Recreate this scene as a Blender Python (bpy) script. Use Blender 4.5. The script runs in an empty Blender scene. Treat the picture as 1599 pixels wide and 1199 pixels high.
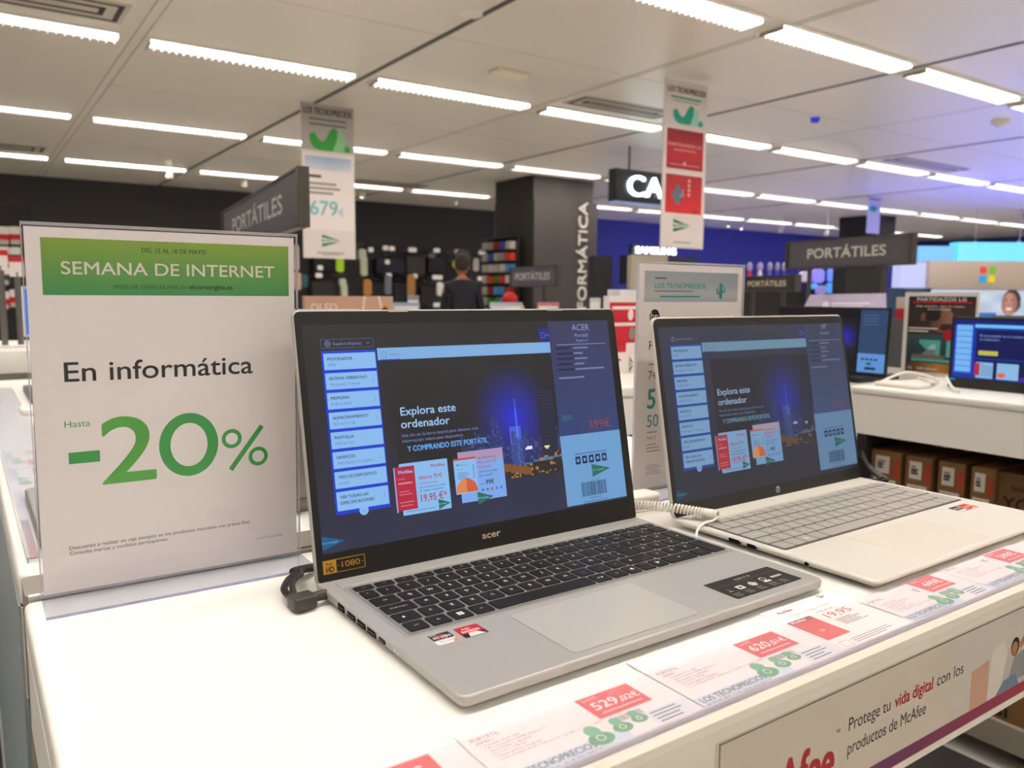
import bpy, bmesh, math, random
from mathutils import Matrix, Vector
random.seed(5)
S = bpy.context.scene
COL = S.collection
T = 0.9                      # height of the counter tops above the floor
CEIL = 2.8
W, H, F = 1599, 1199, 1253.73
R = Matrix(((0.82529363, 0.05690165, -0.56182972), (-0.56465767, 0.09587575, -0.81973749), (0.00722143, 0.99376559, 0.1112556)))
C = Vector((0.00735778, -0.40437111, 0.25067543 + T))

# ------------------------------------------------------------ camera
cd = bpy.data.cameras.new('camera'); cam = bpy.data.objects.new('camera', cd); COL.objects.link(cam)
cam.matrix_world = Matrix.Translation(C) @ R.to_4x4()
cd.sensor_width = 36; cd.sensor_fit = 'HORIZONTAL'; cd.lens = F * 36 / W
cd.clip_start = 0.02; cd.clip_end = 100
cd.dof.use_dof = True; cd.dof.focus_distance = 0.74; cd.dof.aperture_fstop = 9.0
S.camera = cam
S.view_settings.view_transform = 'Standard'; S.view_settings.look = 'None'; S.view_settings.gamma = 1
S.view_settings.exposure = 0.0
try: S.view_settings.use_curve_mapping = False
except Exception: pass

# surveying helpers: where a sight line meets a plane of the room (z is measured from the counter tops)
def ray(px, py): return R @ Vector(((px - W / 2) / F, (H / 2 - py) / F, -1))
def Zp(px, py, z): d = ray(px, py); return C + d * ((z + T - C.z) / d.z)
def Yp(px, py, y): d = ray(px, py); return C + d * ((y - C.y) / d.y)
def Xp(px, py, x): d = ray(px, py); return C + d * ((x - C.x) / d.x)
def Dp(px, py, t): return C + ray(px, py) * t

# ------------------------------------------------------------ materials
def s2l(h):
    if isinstance(h, str):
        h = h.lstrip('#'); c = [int(h[i:i + 2], 16) / 255 for i in (0, 2, 4)]
    else: c = list(h)
    return tuple(x / 12.92 if x <= .04045 else ((x + .055) / 1.055) ** 2.4 for x in c) + (1,)
MATS = {}
def pbr(name, col, rough=.5, metal=0, spec=.5, emit=None, es=1, bump=0, bscale=200, var=0, vscale=5, coat=0, stretch=None):
    if name in MATS: return MATS[name]
    m = bpy.data.materials.new(name); m.use_nodes = True
    nt = m.node_tree; b = nt.nodes['Principled BSDF']
    b.inputs['Base Color'].default_value = s2l(col); b.inputs['Roughness'].default_value = rough
    b.inputs['Metallic'].default_value = metal; b.inputs['Specular IOR Level'].default_value = spec
    if coat: b.inputs['Coat Weight'].default_value = coat; b.inputs['Coat Roughness'].default_value = .08
    if emit is not None:
        b.inputs['Emission Color'].default_value = s2l(emit); b.inputs['Emission Strength'].default_value = es
    if bump or var:
        tc = nt.nodes.new('ShaderNodeTexCoord'); mp = nt.nodes.new('ShaderNodeMapping')
        nt.links.new(tc.outputs['Object'], mp.inputs['Vector'])
        if stretch: mp.inputs['Scale'].default_value = stretch
        n = nt.nodes.new('ShaderNodeTexNoise'); nt.links.new(mp.outputs['Vector'], n.inputs['Vector'])
        if bump:
            n.inputs['Scale'].default_value = bscale
            bp = nt.nodes.new('ShaderNodeBump'); bp.inputs['Strength'].default_value = bump; bp.inputs['Distance'].default_value = .001
            nt.links.new(n.outputs['Fac'], bp.inputs['Height']); nt.links.new(bp.outputs['Normal'], b.inputs['Normal'])
        if var:
            n2 = nt.nodes.new('ShaderNodeTexNoise'); n2.inputs['Scale'].default_value = vscale
            nt.links.new(mp.outputs['Vector'], n2.inputs['Vector'])
            mx = nt.nodes.new('ShaderNodeMix'); mx.data_type = 'RGBA'
            c = s2l(col); mx.inputs[6].default_value = tuple(x * (1 - var) for x in c[:3]) + (1,); mx.inputs[7].default_value = tuple(min(1, x * (1 + var)) for x in c[:3]) + (1,)
            nt.links.new(n2.outputs['Fac'], mx.inputs[0]); nt.links.new(mx.outputs[2], b.inputs['Base Color'])
    MATS[name] = m; return m
def paper(h): return pbr('print_' + h, h, .6, spec=.25)
def glow(h, es=1.0): return pbr('screen_%s_%s' % (h, es), '#050507', .32, spec=.35, emit=h, es=es)
def lamp(h, es): return pbr('lamp_%s_%s' % (h, es), '#808080', .5, emit=h, es=es)
def picmat(kind):
    name = 'picture_' + kind
    if name in MATS: return MATS[name]
    m = bpy.data.materials.new(name); m.use_nodes = True; nt = m.node_tree; b = nt.nodes['Principled BSDF']
    a = nt.nodes.new('ShaderNodeAttribute'); a.attribute_name = 'col'
    if kind == 'paper':
        nt.links.new(a.outputs['Color'], b.inputs['Base Color']); b.inputs['Roughness'].default_value = .55
    else:
        b.inputs['Base Color'].default_value = (.002, .002, .003, 1); b.inputs['Roughness'].default_value = .32
        nt.links.new(a.outputs['Color'], b.inputs['Emission Color']); b.inputs['Emission Strength'].default_value = 1
    MATS[name] = m; return m
def clearmat(name, tint='#ffffff', gloss=.1, rough=.03, white=0.0):
    if name in MATS: return MATS[name]
    m = bpy.data.materials.new(name); m.use_nodes = True; nt = m.node_tree
    nt.nodes.remove(nt.nodes['Principled BSDF']); out = nt.nodes['Material Output']
    tr = nt.nodes.new('ShaderNodeBsdfTransparent'); tr.inputs[0].default_value = s2l(tint)
    gl = nt.nodes.new('ShaderNodeBsdfGlossy'); gl.inputs['Roughness'].default_value = rough
    fr = nt.nodes.new('ShaderNodeFresnel'); fr.inputs[0].default_value = 1.45
    mu = nt.nodes.new('ShaderNodeMath'); mu.operation = 'MULTIPLY'; mu.inputs[1].default_value = gloss * 10
    mu.use_clamp = True
    ge = nt.nodes.new('ShaderNodeNewGeometry'); sb = nt.nodes.new('ShaderNodeMath'); sb.operation = 'SUBTRACT'; sb.inputs[0].default_value = 1; nt.links.new(ge.outputs['Backfacing'], sb.inputs[1])
    m3 = nt.nodes.new('ShaderNodeMath'); m3.operation = 'MULTIPLY'; nt.links.new(sb.outputs[0], m3.inputs[0]); nt.links.new(fr.outputs[0], m3.inputs[1])
    nt.links.new(m3.outputs[0], mu.inputs[0])
    mix = nt.nodes.new('ShaderNodeMixShader'); nt.links.new(mu.outputs[0], mix.inputs[0])
    nt.links.new(tr.outputs[0], mix.inputs[1]); nt.links.new(gl.outputs[0], mix.inputs[2])
    last = mix
    if white:
        df = nt.nodes.new('ShaderNodeBsdfDiffuse'); df.inputs[0].default_value = (.85, .84, .85, 1)
        m2 = nt.nodes.new('ShaderNodeMixShader'); m2.inputs[0].default_value = white
        nt.links.new(mix.outputs[0], m2.inputs[1]); nt.links.new(df.outputs[0], m2.inputs[2]); last = m2
    nt.links.new(last.outputs[0], out.inputs[0]); MATS[name] = m; return m

WHITE = pbr('white_laminate', '#f4f1ea', .35, spec=.4, bump=.03, bscale=300)
WHITE3 = pbr('white_enamel_lit', '#f6f2ec', .4)  # lighter copy of the counter white for the brighter-lit aprons
WHITE2 = pbr('white_enamel_shaded', '#e2dccf', .4)  # darker copy of the counter white, fascia shade put into the colour
BLACK = pbr('black_plastic', '#121212', .45)
SILVER = pbr('silver_shell', '#b9b6b2', .38, metal=.35, bump=.04, bscale=900)
HPSIL = pbr('pale_silver_shell', '#dcd6cb', .42, metal=.15, bump=.03, bscale=900)
CHROME = pbr('bright_metal', '#d8d8d8', .18, metal=1)
ACR = clearmat('clear_acrylic', '#fefeff', .1)
ACREDGE = clearmat('acrylic_edge', '#efe9f8', .25, .12, white=.45)  # whitish mix stands for light gathered in the polished edges
ACRLIL = clearmat('acrylic_lilac_edge', '#d9cdf0', .2, .2, white=.25)

# ------------------------------------------------------------ mesh builder
_fonts = {}
def glyphs(s, bold=0.0, res=3):
    k = (s, round(bold, 4), res)
    if k in _fonts: return _fonts[k]
    cu = bpy.data.curves.new('t', 'FONT'); cu.body = s; cu.offset = bold; cu.resolution_u = res; cu.fill_mode = 'FRONT'
    o = bpy.data.objects.new('t', cu); COL.objects.link(o)
    dg = bpy.context.evaluated_depsgraph_get(); me = bpy.data.meshes.new_from_object(o.evaluated_get(dg))
    vs = [(v.co.x, v.co.y) for v in me.vertices]; fs = [tuple(p.vertices) for p in me.polygons]
    fs2 = []
    for f in fs:
        a = sum(vs[f[i]][0] * vs[f[(i + 1) % len(f)]][1] - vs[f[(i + 1) % len(f)]][0] * vs[f[i]][1] for i in range(len(f)))
        fs2.append(f if a > 0 else f[::-1])
    bpy.data.objects.remove(o); bpy.data.curves.remove(cu); bpy.data.meshes.remove(me)
    _fonts[k] = (vs, fs2); return _fonts[k]
_cap = []
def cap():
    if not _cap: _cap.append(max(v[1] for v in glyphs('H')[0]))
    return _cap[0]

class MB:
    def __init__(s, M=None): s.v = []; s.f = []; s.fm = []; s.fc = []; s.mats = []; s.M = M or Matrix(); s.smooth = []; s.haspic = False
    def mi(s, m):
        if m not in s.mats: s.mats.append(m)
        return s.mats.index(m)
    def face(s, pts, m, col=None, sm=False):
        b = len(s.v)
        s.v += [s.M @ Vector(p) for p in pts]; s.f.append(tuple(range(b, b + len(pts)))); s.fm.append(s.mi(m)); s.fc.append(col); s.smooth.append(sm)
        return s
    def mesh(s, vs, fs, m, sm=False):
        b = len(s.v); s.v += [s.M @ Vector(p) for p in vs]; k = s.mi(m)
        for f in fs: s.f.append(tuple(b + i for i in f)); s.fm.append(k); s.fc.append(None); s.smooth.append(sm)
        return s
    def box(s, x0, y0, z0, x1, y1, z1, m):
        vs = [(x, y, z) for z in (z0, z1) for y in (y0, y1) for x in (x0, x1)]
        return s.mesh(vs, [(0, 2, 3, 1), (4, 5, 7, 6), (0, 1, 5, 4), (2, 6, 7, 3), (0, 4, 6, 2), (1, 3, 7, 5)], m)
    def prism(s, poly, z0, z1, m, bev=0.0, sm=False, taper=0.0):
        # poly counter-clockwise in xy; optional rounded-off top and bottom rims
        n = len(poly)
        cx = sum(p[0] for p in poly) / n; cy = sum(p[1] for p in poly) / n
        def ins(d):
            out = []
            for i in range(n):
                a, b_, c_ = poly[i - 1], poly[i], poly[(i + 1) % n]
                e1 = Vector((b_[0] - a[0], b_[1] - a[1])); e2 = Vector((c_[0] - b_[0], c_[1] - b_[1]))
                if e1.length < 1e-9 or e2.length < 1e-9: out.append(b_); continue
                e1.normalize(); e2.normalize(); n1 = Vector((-e1.y, e1.x)); n2 = Vector((-e2.y, e2.x)); nn = n1 + n2
                k = 1 + n1.dot(n2)
                out.append((b_[0] + nn.x / k * d, b_[1] + nn.y / k * d))
            return out
        rings = []
        if bev > 0:
            for a in (0, 30, 60, 90):
                t = math.radians(a); rings.append((ins(bev * (1 - math.sin(t)) + taper), z0 + bev * (1 - math.cos(t))))
            for a in (90, 60, 30, 0):
                t = math.radians(a); rings.append((ins(bev * (1 - math.sin(t))), z1 - bev * (1 - math.cos(t))))
        else: rings = [(ins(taper) if taper else poly, z0), (poly, z1)]
        vs = [(p[0], p[1], z) for r, z in rings for p in r]; fs = []
        for k in range(len(rings) - 1):
            for i in range(n): j = (i + 1) % n; fs.append((k * n + i, k * n + j, (k + 1) * n + j, (k + 1) * n + i))
        s.mesh(vs, fs, m, sm or bev > 0)
        s.mesh(vs[:n], [tuple(range(n))[::-1]], m); s.mesh(vs[-n:], [tuple(range(n))], m); return s
    def rbox(s, x0, y0, z0, x1, y1, z1, r, m, bev=0.0, seg=5, taper=0.0):
        return s.prism(rrect(x0, y0, x1, y1, r, seg), z0, z1, m, bev, taper=taper)
    def cyl(s, p0, p1, r, m, n=16, r1=None): return s.tube([p0, p1], r, m, n, r1=r1)
    def tube(s, path, r, m, n=10, r1=None, closed=False):
        path = [Vector(p) for p in path]; rings = []; prev = None
        for i, p in enumerate(path):
            d = (path[min(i + 1, len(path) - 1)] - path[max(i - 1, 0)]).normalized()
            if prev is None:
                u = d.orthogonal().normalized()
            else:
                u = prev - d * prev.dot(d)
                u = u.normalized() if u.length > 1e-6 else d.orthogonal().normalized()
            prev = u; w = d.cross(u); rr = r if r1 is None else r + (r1 - r) * i / (len(path) - 1)
            rings.append([p + (u * math.cos(2 * math.pi * k / n) + w * math.sin(2 * math.pi * k / n)) * rr for k in range(n)])
        vs = [q for g in rings for q in g]; fs = []
        for a in range(len(rings) - 1):
            for k in range(n): j = (k + 1) % n; fs.append((a * n + k, a * n + j, (a + 1) * n + j, (a + 1) * n + k))
        s.mesh(vs, fs, m, True)
        s.mesh(rings[0], [tuple(range(n))[::-1]], m); s.mesh(rings[-1], [tuple(range(n))], m); return s
    def lathe(s, prof, m, n=24, c=(0, 0, 0)):
        vs = [(c[0] + r * math.cos(2 * math.pi * k / n), c[1] + r * math.sin(2 * math.pi * k / n), c[2] + z) for r, z in prof for k in range(n)]
        fs = [(a * n + k, a * n + (k + 1) % n, (a + 1) * n + (k + 1) % n, (a + 1) * n + k) for a in range(len(prof) - 1) for k in range(n)]
        return s.mesh(vs, fs, m, True)
    def ball(s, c, rx, ry, rz, m, n=12, k=8):
        vs = []; fs = []
        for a in range(k + 1):
            t = math.pi * a / k - math.pi / 2
            for b in range(n): u = 2 * math.pi * b / n; vs.append((c[0] + rx * math.cos(t) * math.cos(u), c[1] + ry * math.cos(t) * math.sin(u), c[2] + rz * math.sin(t)))
        for a in range(k):
            for b in range(n): j = (b + 1) % n; fs.append((a * n + b, a * n + j, (a + 1) * n + j, (a + 1) * n + b))
        return s.mesh(vs, fs, m, True)
    # flat printing in the local xy plane, layer l stacks the ink
    def rect(s, x0, y0, x1, y1, m, l=1, r=0.0):
        z = l * s.ink
        if r: return s.face([(p[0], p[1], z) for p in rrect(x0, y0, x1, y1, r, 4)], m)
        return s.face([(x0, y0, z), (x1, y0, z), (x1, y1, z), (x0, y1, z)], m)
    def poly(s, pts, m, l=1): return s.face([(p[0], p[1], l * s.ink) for p in pts], m)
    def disc(s, x, y, rx, m, l=1, ry=None, n=20):
        ry = ry or rx; return s.poly([(x + rx * math.cos(2 * math.pi * k / n), y + ry * math.sin(2 * math.pi * k / n)) for k in range(n)], m, l)
    def ring(s, x, y, r, w, m, l=1, n=24):
        for k in range(n):
            a, b = 2 * math.pi * k / n, 2 * math.pi * (k + 1) / n
            s.poly([(x + q * math.cos(t), y + q * math.sin(t)) for q, t in ((r, a), (r, b), (r - w, b), (r - w, a))][::1] if 0 else [(x + (r - w) * math.cos(a), y + (r - w) * math.sin(a)), (x + r * math.cos(a), y + r * math.sin(a)), (x + r * math.cos(b), y + r * math.sin(b)), (x + (r - w) * math.cos(b), y + (r - w) * math.sin(b))], m, l)
        return s
    def line(s, x0, y0, x1, y1, w, m, l=1):
        d = Vector((x1 - x0, y1 - y0)).normalized() * (w / 2); n = Vector((-d.y, d.x))
        return s.poly([(x0 - n.x, y0 - n.y), (x1 - n.x, y1 - n.y), (x1 + n.x, y1 + n.y), (x0 + n.x, y0 + n.y)], m, l)
    def frame(s, x0, y0, x1, y1, w, m, l=1):
        s.rect(x0, y0, x1, y0 + w, m, l); s.rect(x0, y1 - w, x1, y1, m, l); s.rect(x0, y0, x0 + w, y1, m, l); return s.rect(x1 - w, y0, x1, y1, m, l)
    def text(s, t, x, y, h, m, w=None, al='L', l=1, bold=0.0, res=3, rise=0.0, depth=0.0):
        vs, fs = glyphs(t, 0.0, res)
        if not vs: return s
        if bold and not depth:
            kk = h / cap() * bold
            for i_, (ox_, oy_) in enumerate(((-1, -.4), (1, .4), (-.4, .8), (.4, -.8))): s.text(t, x + ox_ * kk, y + oy_ * kk, h, m, w, al, l + .18 * (i_ + 1), 0.0, res, rise)
        k = h / cap(); x0 = min(v[0] for v in vs); x1 = max(v[0] for v in vs); kx = k if w is None else w / (x1 - x0)
        wd = (x1 - x0) * kx; ox = x if al == 'L' else (x - wd / 2 if al == 'C' else x - wd)
        vv = [(ox + (v[0] - x0) * kx, y + v[1] * k + rise * (v[0] - x0) * kx) for v in vs]
        s.mesh([(a, b, l * s.ink + depth) for a, b in vv], fs, m)
        if depth:
            cnt = {}
            for f in fs:
                for i in range(len(f)): cnt[(f[i], f[(i + 1) % len(f)])] = 1
            n = len(vv); side = [(a, b, b + n, a + n) for a, b in cnt if (b, a) not in cnt]
            s.mesh([(a, b, 0) for a, b in vv] + [(a, b, l * s.ink + depth) for a, b in vv], side, m)
        return s
    def bars(s, x, y, w, h, n, m, l=1, pitch=None):
        for i in range(n):
            ww = w * (.6 + .4 * random.random()); yy = y - i * (pitch or h * 2); s.rect(x, yy, x + ww, yy + h, m, l)
        return s
    def barcode(s, x, y, w, h, m, l=1):
        q = x
        while q < x + w: b = w * random.choice((.012, .02, .03)); s.rect(q, y, min(q + b, x + w), y + h, m, l); q += b + w * random.choice((.012, .02, .025))
        return s
    def pic(s, x0, y0, x1, y1, nx, ny, fn, kind='paper', l=1):
        m = picmat(kind); s.haspic = True; k = s.mi(m); b = len(s.v); z = l * s.ink
        for j in range(ny + 1):
            for i in range(nx + 1): s.v.append(s.M @ Vector((x0 + (x1 - x0) * i / nx, y0 + (y1 - y0) * j / ny, z)))
        for j in range(ny):
            for i in range(nx):
                a = b + j * (nx + 1) + i; s.f.append((a, a + 1, a + nx + 2, a + nx + 1)); s.fm.append(k); s.smooth.append(False)
                s.fc.append(s2l(fn((i + .5) / nx, (j + .5) / ny)))
        return s
    ink = 0.00004
    def build(s, name, parent=None, loc=None, kind=None, rot=None):
        me = bpy.data.meshes.new(name)
        me.from_pydata([tuple(v) for v in s.v], [], s.f)
        for m in s.mats: me.materials.append(m)
        me.polygons.foreach_set('material_index', s.fm); me.polygons.foreach_set('use_smooth', s.smooth)
        if s.haspic:
            at = me.color_attributes.new('col', 'FLOAT_COLOR', 'CORNER'); i = 0
            for p, c in zip(me.polygons, s.fc):
                for k in range(p.loop_total): at.data[i].color = c or (1, 1, 1, 1); i += 1
        me.update()
        o = bpy.data.objects.new(name, me); COL.objects.link(o)
        if parent: o.parent = parent
        if loc is not None: o.location = loc
        if rot is not None: o.rotation_euler = rot
        if kind: o['kind'] = kind
        return o
def rrect(x0, y0, x1, y1, r, seg=5):
    out = []
    for cx, cy, a0 in ((x1 - r, y1 - r, 0), (x0 + r, y1 - r, 90), (x0 + r, y0 + r, 180), (x1 - r, y0 + r, 270)):
        for k in range(seg + 1): a = math.radians(a0 + 90 * k / seg); out.append((cx + r * math.cos(a), cy + r * math.sin(a)))
    return out
def tag(o, label, cat, group=None):
    o['label'] = label; o['category'] = cat
    if group: o['group'] = group
    return o
def thing(name, label, cat, loc=(0, 0, 0), rotz=0, group=None):
    o = bpy.data.objects.new(name, None); COL.objects.link(o); o.empty_display_size = .05
    o.location = loc; o.rotation_euler = (0, 0, rotz); return tag(o, label, cat, group)
def copytree(o, parent=None):
    c = o.copy(); COL.objects.link(c)
    if parent: c.parent = parent
    for ch in list(o.children): copytree(ch, c)
    return c
def struct(mb, name, **k): return mb.build(name, kind='structure', **k)
def wrap(u0, org, udir, vdir):
    u = Vector(udir).normalized(); v = Vector(vdir).normalized(); n = u.cross(v)
    return Matrix(((u.x, v.x, n.x, org[0]), (u.y, v.y, n.y, org[1]), (u.z, v.z, n.z, org[2]), (0, 0, 0, 1)))
def plane(org, udir, vdir): return wrap(0, org, udir, vdir)
ORD = ['first', 'second', 'third', 'fourth', 'fifth', 'sixth', 'seventh', 'eighth', 'ninth', 'tenth', 'eleventh', 'twelfth', 'thirteenth', 'fourteenth', 'fifteenth', 'sixteenth', 'seventeenth', 'eighteenth', 'nineteenth', 'twentieth']

# ------------------------------------------------------------ the green triangular shop logo
def triangle_logo(mb, x, y, w, h, g, wt, l=1, text=True):
    mb.poly([(x, y - h / 2), (x + w, y), (x, y + h / 2)], g, l)
    if text: mb.text('ElCorteInglés', x + w * .02, y - h * .06, h * .14, wt, w=w * .66, l=l + 1, bold=.01)
def triangle_rays(mb, x, y, w, h, g, wt, l=1):
    mb.poly([(x, y - h / 2), (x + w, y), (x, y + h / 2)], g, l)
    for k in (-.22, .12): mb.poly([(x, y + h * k), (x + w * .9, y), (x, y + h * (k + .12))], wt, l + 1)
    mb.text('ElCorteInglés', x + w * .1, y - h * .09, h * .2, wt, w=w * .9, l=l + 2, bold=.01)
def cactus(mb, x, y, h, cols, l=1):
    a, b = cols
    mb.poly(rrect(x - h * .16, y, x + h * .16, y + h, h * .155), a, l)
    mb.poly(rrect(x - h * .42, y + h * .3, x - h * .12, y + h * .42, h * .055), a, l + 1)
    mb.poly(rrect(x - h * .42, y + h * .3, x - h * .3, y + h * .7, h * .055), a, l + 2)
    mb.poly(rrect(x + h * .1, y + h * .4, x + h * .42, y + h * .52, h * .055), b, l + 1)
    mb.poly(rrect(x + h * .3, y + h * .4, x + h * .42, y + h * .8, h * .055), b, l + 2)

# ------------------------------------------------------------ laptop screen picture (mm from the lid's lower left, glowing)
def lerp(a, b, t): t = max(0, min(1, t)); return tuple(x + (y - x) * t for x, y in zip(a, b))
def hx(h): h = h.lstrip('#'); return tuple(int(h[i:i + 2], 16) / 255 for i in (0, 2, 4))
def city(u, v):
    # night skyline with a blue glow, golden roads below
    c = hx('#15151f')
    d = math.hypot((u - .70) / .27, (v - .52) / .50)
    c = lerp(hx('#1420d2'), c, d) if d < 1 else c
    rnd = random.Random(int(u * 46) * 7 + 3)
    top = .28 + .16 * rnd.random() + (.12 if .55 < u < .62 else 0)
    if abs(u - .712) < .006 and v < .68: c = hx('#4a6ae0') if v < .60 else hx('#3a4fd0')
    if abs(u - .70) < .035 and v < .44: c = lerp(c, hx('#5b86e8'), .6)
    if u > .865 and v < .73 and u < .975: c = hx('#12142a') if int(v * 70) % 2 else hx('#1c2046')
    elif v < top and u > .35: c = lerp(c, hx('#1d2f6e'), .6); c = lerp(c, hx('#6d86c8'), .35 if random.Random(int(u * 90) * 131 + int(v * 60)).random() > .8 else 0)
    if v < .16 + .06 * math.sin(u * 7) and u > .3:
        c = lerp(hx('#17233f'), hx('#1f1a1e'), u)
        if abs(v - (.10 + .10 * (u - .6))) < .012: c = hx('#3a6fa0')
        if random.Random(int(u * 80) + 977 * int(v * 60)).random() > .86: c = hx('#a5772a')
    if (u - .78) ** 2 + ((v - .24) * 1.4) ** 2 < .0006: c = hx('#d8e4ff')
    if (u - .90) ** 2 + ((v - .235) * 1.2) ** 2 < .0003: c = hx('#e8d890')
    if .50 < u < .78 and v < .13 and abs(v - .13 + (u - .52) * .35) < .035: c = hx('#7a4a22')
    if u < .40: c = lerp(hx('#12121a'), c, (u - .15) / .25)
    return c
def screen_art(mb, P):
    k = .001; g = lambda c: glow(c, P['s'])
    dx, dy = P['dx'], P['dy']
    def r(x0, y0, x1, y1, c, l=1, rad=0): mb.rect((x0 + dx) * k, (y0 + dy) * k, (x1 + dx) * k, (y1 + dy) * k, g(c), l, rad * k)
    def t(s_, x, y, h, c, w=None, l=3, bold=0, al='L'): mb.text(s_, (x + dx) * k, (y + dy) * k, h * k, g(c), w=None if w is None else w * k, l=l, bold=bold, al=al)
    B = P['bg']
    sx0, sx1, sy0, sy1 = 7, 351, P['y0'], P['y1']
    mb.pic(sx0 * k, sy0 * k, sx1 * k, sy1 * k, 40, 30, lambda u, v: lerp(hx(P['bgl']), hx(B), min(1, v * 1.1 + .35 * abs(u - .5))), 'glow' , 1)
    # language button
    x0, y0, x1, y1 = 22.5, 197.8, 71.5, 205.8
    for a in ((x0, y0, x1, y0 + .35), (x0, y1 - .35, x1, y1), (x0, y0, x0 + .35, y1), (x1 - .35, y0, x1, y1)): r(*a, P['btn'], 2)
    mb.ring((28.5 + dx) * k, (201.8 + dy) * k, .0027, .0006, g(P['txt']), 2)
    mb.line((26 + dx) * k, (201.8 + dy) * k, (31 + dx) * k, (201.8 + dy) * k, .0004, g(P['txt']), 3)
    mb.line((28.5 + dx) * k, (199.4 + dy) * k, (28.5 + dx) * k, (204.2 + dy) * k, .0004, g(P['txt']), 3)
    t('Español (España)', 33.5, 200.5, 2.4, P['txt'], 26)
    for sgn in (-1, 1): mb.line((66.3 + dx) * k, (200.8 + dy) * k, (66.3 + 1.6 * sgn + dx) * k, (202.5 + dy) * k, .0004, g(P['txt']), 3)
    # side list
    r(22, 55.3, 73, 195.5, P['blue'], 2)
    rows = [('PROCESADOR', 'AMD', 23), ('SISTEMA OPERATIVO', 'Windows® 11 Home', 35), ('MEMORIA', '8 GB de RAM', 17), ('ALMACENAMIENTO', 'SSD de 512 GB', 33), ('PANTALLA', 'FHD de 15,6"', 17.5), ('GRÁFICOS', 'AMD Radeon™ Graphics', 17), ('TIPO DE DISPOSITIVO', 'Portátil', 35.5), ('VER TODAS LAS', 'ESPECIFICACIONES', 26)]
    for i, (a, b, wd) in enumerate(rows):
        top = 193.3 - 16.95 * i
        r(23.7, top - 14.2 - (2 if i == 7 else 0), 72.1, top, P['box'], 3, .6)
        t(a, 27, top - 6.0, 2.5, P['dark'], wd, 4, .012)
        if i == 7: t(b, 27, top - 11, 2.5, P['dark'], 31, 4, .012)
        else: t(b, 27, top - 11, 2.2, P['mid'], None, 4)
        if i not in (0, 4, 6):
            for sgn in (-1, 1): mb.line((68.5 + dx) * k, (top - 8 + dy) * k, (67.2 + dx) * k, (top - 8 + 2 * sgn + dy) * k, .00035, g(P['mid']), 4)
    mb.disc((47.5 + dx) * k, (56.3 + dy) * k, .0043, g(P['box']), 5)
    for sgn in (-1, 1): mb.line((47.5 + dx) * k, (55.3 + dy) * k, (47.5 + 1.6 * sgn + dx) * k, (57 + dy) * k, .0004, g(P['mid']), 6)
    # top bar
    r(74.3, 185.6, 272, 196.6, P['bar'], 2)
    mb.line((78 + dx) * k, (191 + dy) * k, (81 + dx) * k, (193.8 + dy) * k, .0004, g(P['mid']), 3); mb.line((81 + dx) * k, (193.8 + dy) * k, (84 + dx) * k, (191 + dy) * k, .0004, g(P['mid']), 3)
    for a in ((79, 188, 79.4, 191.5), (82.6, 188, 83, 191.5), (79, 188, 83, 188.4)): r(*a, P['mid'], 3)
    t('Inicio', 87, 189.3, 2.4, P['mid'], 9)
    r(76, 185.2, 96.5, 186.2, P['blue'], 4)
    # picture
    mb.pic((84.5 + dx) * k, (64 + dy) * k, (270 + dx) * k, (177.5 + dy) * k, 110, 70, P.get('city', city), 'glow', 2)
    t('Explora este', 91.5, 134.7, 7.2, P['white'], 57.5, 4, .012)
    t('ordenador', 90.8, 123.2, 7.2, P['white'], 50.5, 4, .012)
    t('Haz clic en la barra lateral para obtener más', 90.3, 115.2, 2.7, P['txt'], 81.5, 4)
    t('información sobre este dispositivo', 90.3, 110.2, 2.7, P['txt'], 64, 4)
    t('Y COMPRANDO ESTE PORTÁTIL', 95, 101.8, 4.8, P['cyan'], 86, 4, .03)
    # offers
    r(84.5, 45.5, 134.3, 91.6, P['box'], 4, 1)
    r(78.6, 49, 80.2, 88.8, P['lav'], 5); r(80, 50.2, 99.6, 89, P['red'], 6)
    t('McAfee', 83.5, 82.8, 2.8, P['box'], 14, 7, .02)
    t('LiveSafe', 82.5, 77.5, 1.5, P['pink'], None, 7)
    for q in (73.5, 66.5, 64, 57, 54): r(82.5, q, 92 + (q * 7) % 5, q + (1.3 if q == 73.5 else .6), P['pink'], 7)
    t('McAfee', 116.5, 85.3, 2.6, P['red'], 14.5, 6, .02)
    t('Ahorra 70 €', 103, 75.3, 3.6, P['red'], 24, 6, .01)
    t('en McAfee LiveSafe', 103, 71, 1.7, P['red'], 19, 6)
    t('con la compra de tu nuevo', 103, 67.6, 1.6, P['dark'], 27, 6); t('PC, tablet o smartphone', 103, 64.4, 1.6, P['dark'], 25, 6)
    t('19,95 €*', 103.5, 55.5, 6.3, P['red'], 27, 6, .01)
    r(88, 48.3, 118, 48.8, P['mid'], 6)
    triangle_logo(mb, (121 + dx) * k, (50.8 + dy) * k, .0125, .0095, g(P['grn']), g(P['box']), 7)
    r(146, 48, 196.8, 95.4, P['box2'], 4)
    mb.rect((146 + dx) * k, (86 + dy) * k, (196.8 + dx) * k, (95.4 + dy) * k, g(P['peach']), 5)
    r(140.6, 56.5, 165.3, 89.8, P['box'], 6); r(140.6, 88, 165.3, 89.8, P['org'], 7)
    r(144, 82.8, 145.6, 84.4, P['grn'], 7); t('Microsoft', 146.3, 82.8, 1.6, P['mid'], 10, 7)
    t('Personal', 144, 79, 1.3, P['mid'], None, 7)
    mb.bars((144 + dx) * k, (76 + dy) * k, .015, .0005, 5, g(P['mid']), 7, .0014)
    for q in range(6): r(161, 70 + q * 2.2, 162.6, 71.2 + q * 2.2, P['mid'], 7)
    n = 20; pts = [(152.8 + 12 * math.cos(math.pi * i / n), 57.5 + 13 * math.sin(math.pi * i / n)) for i in range(n + 1)]
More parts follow.
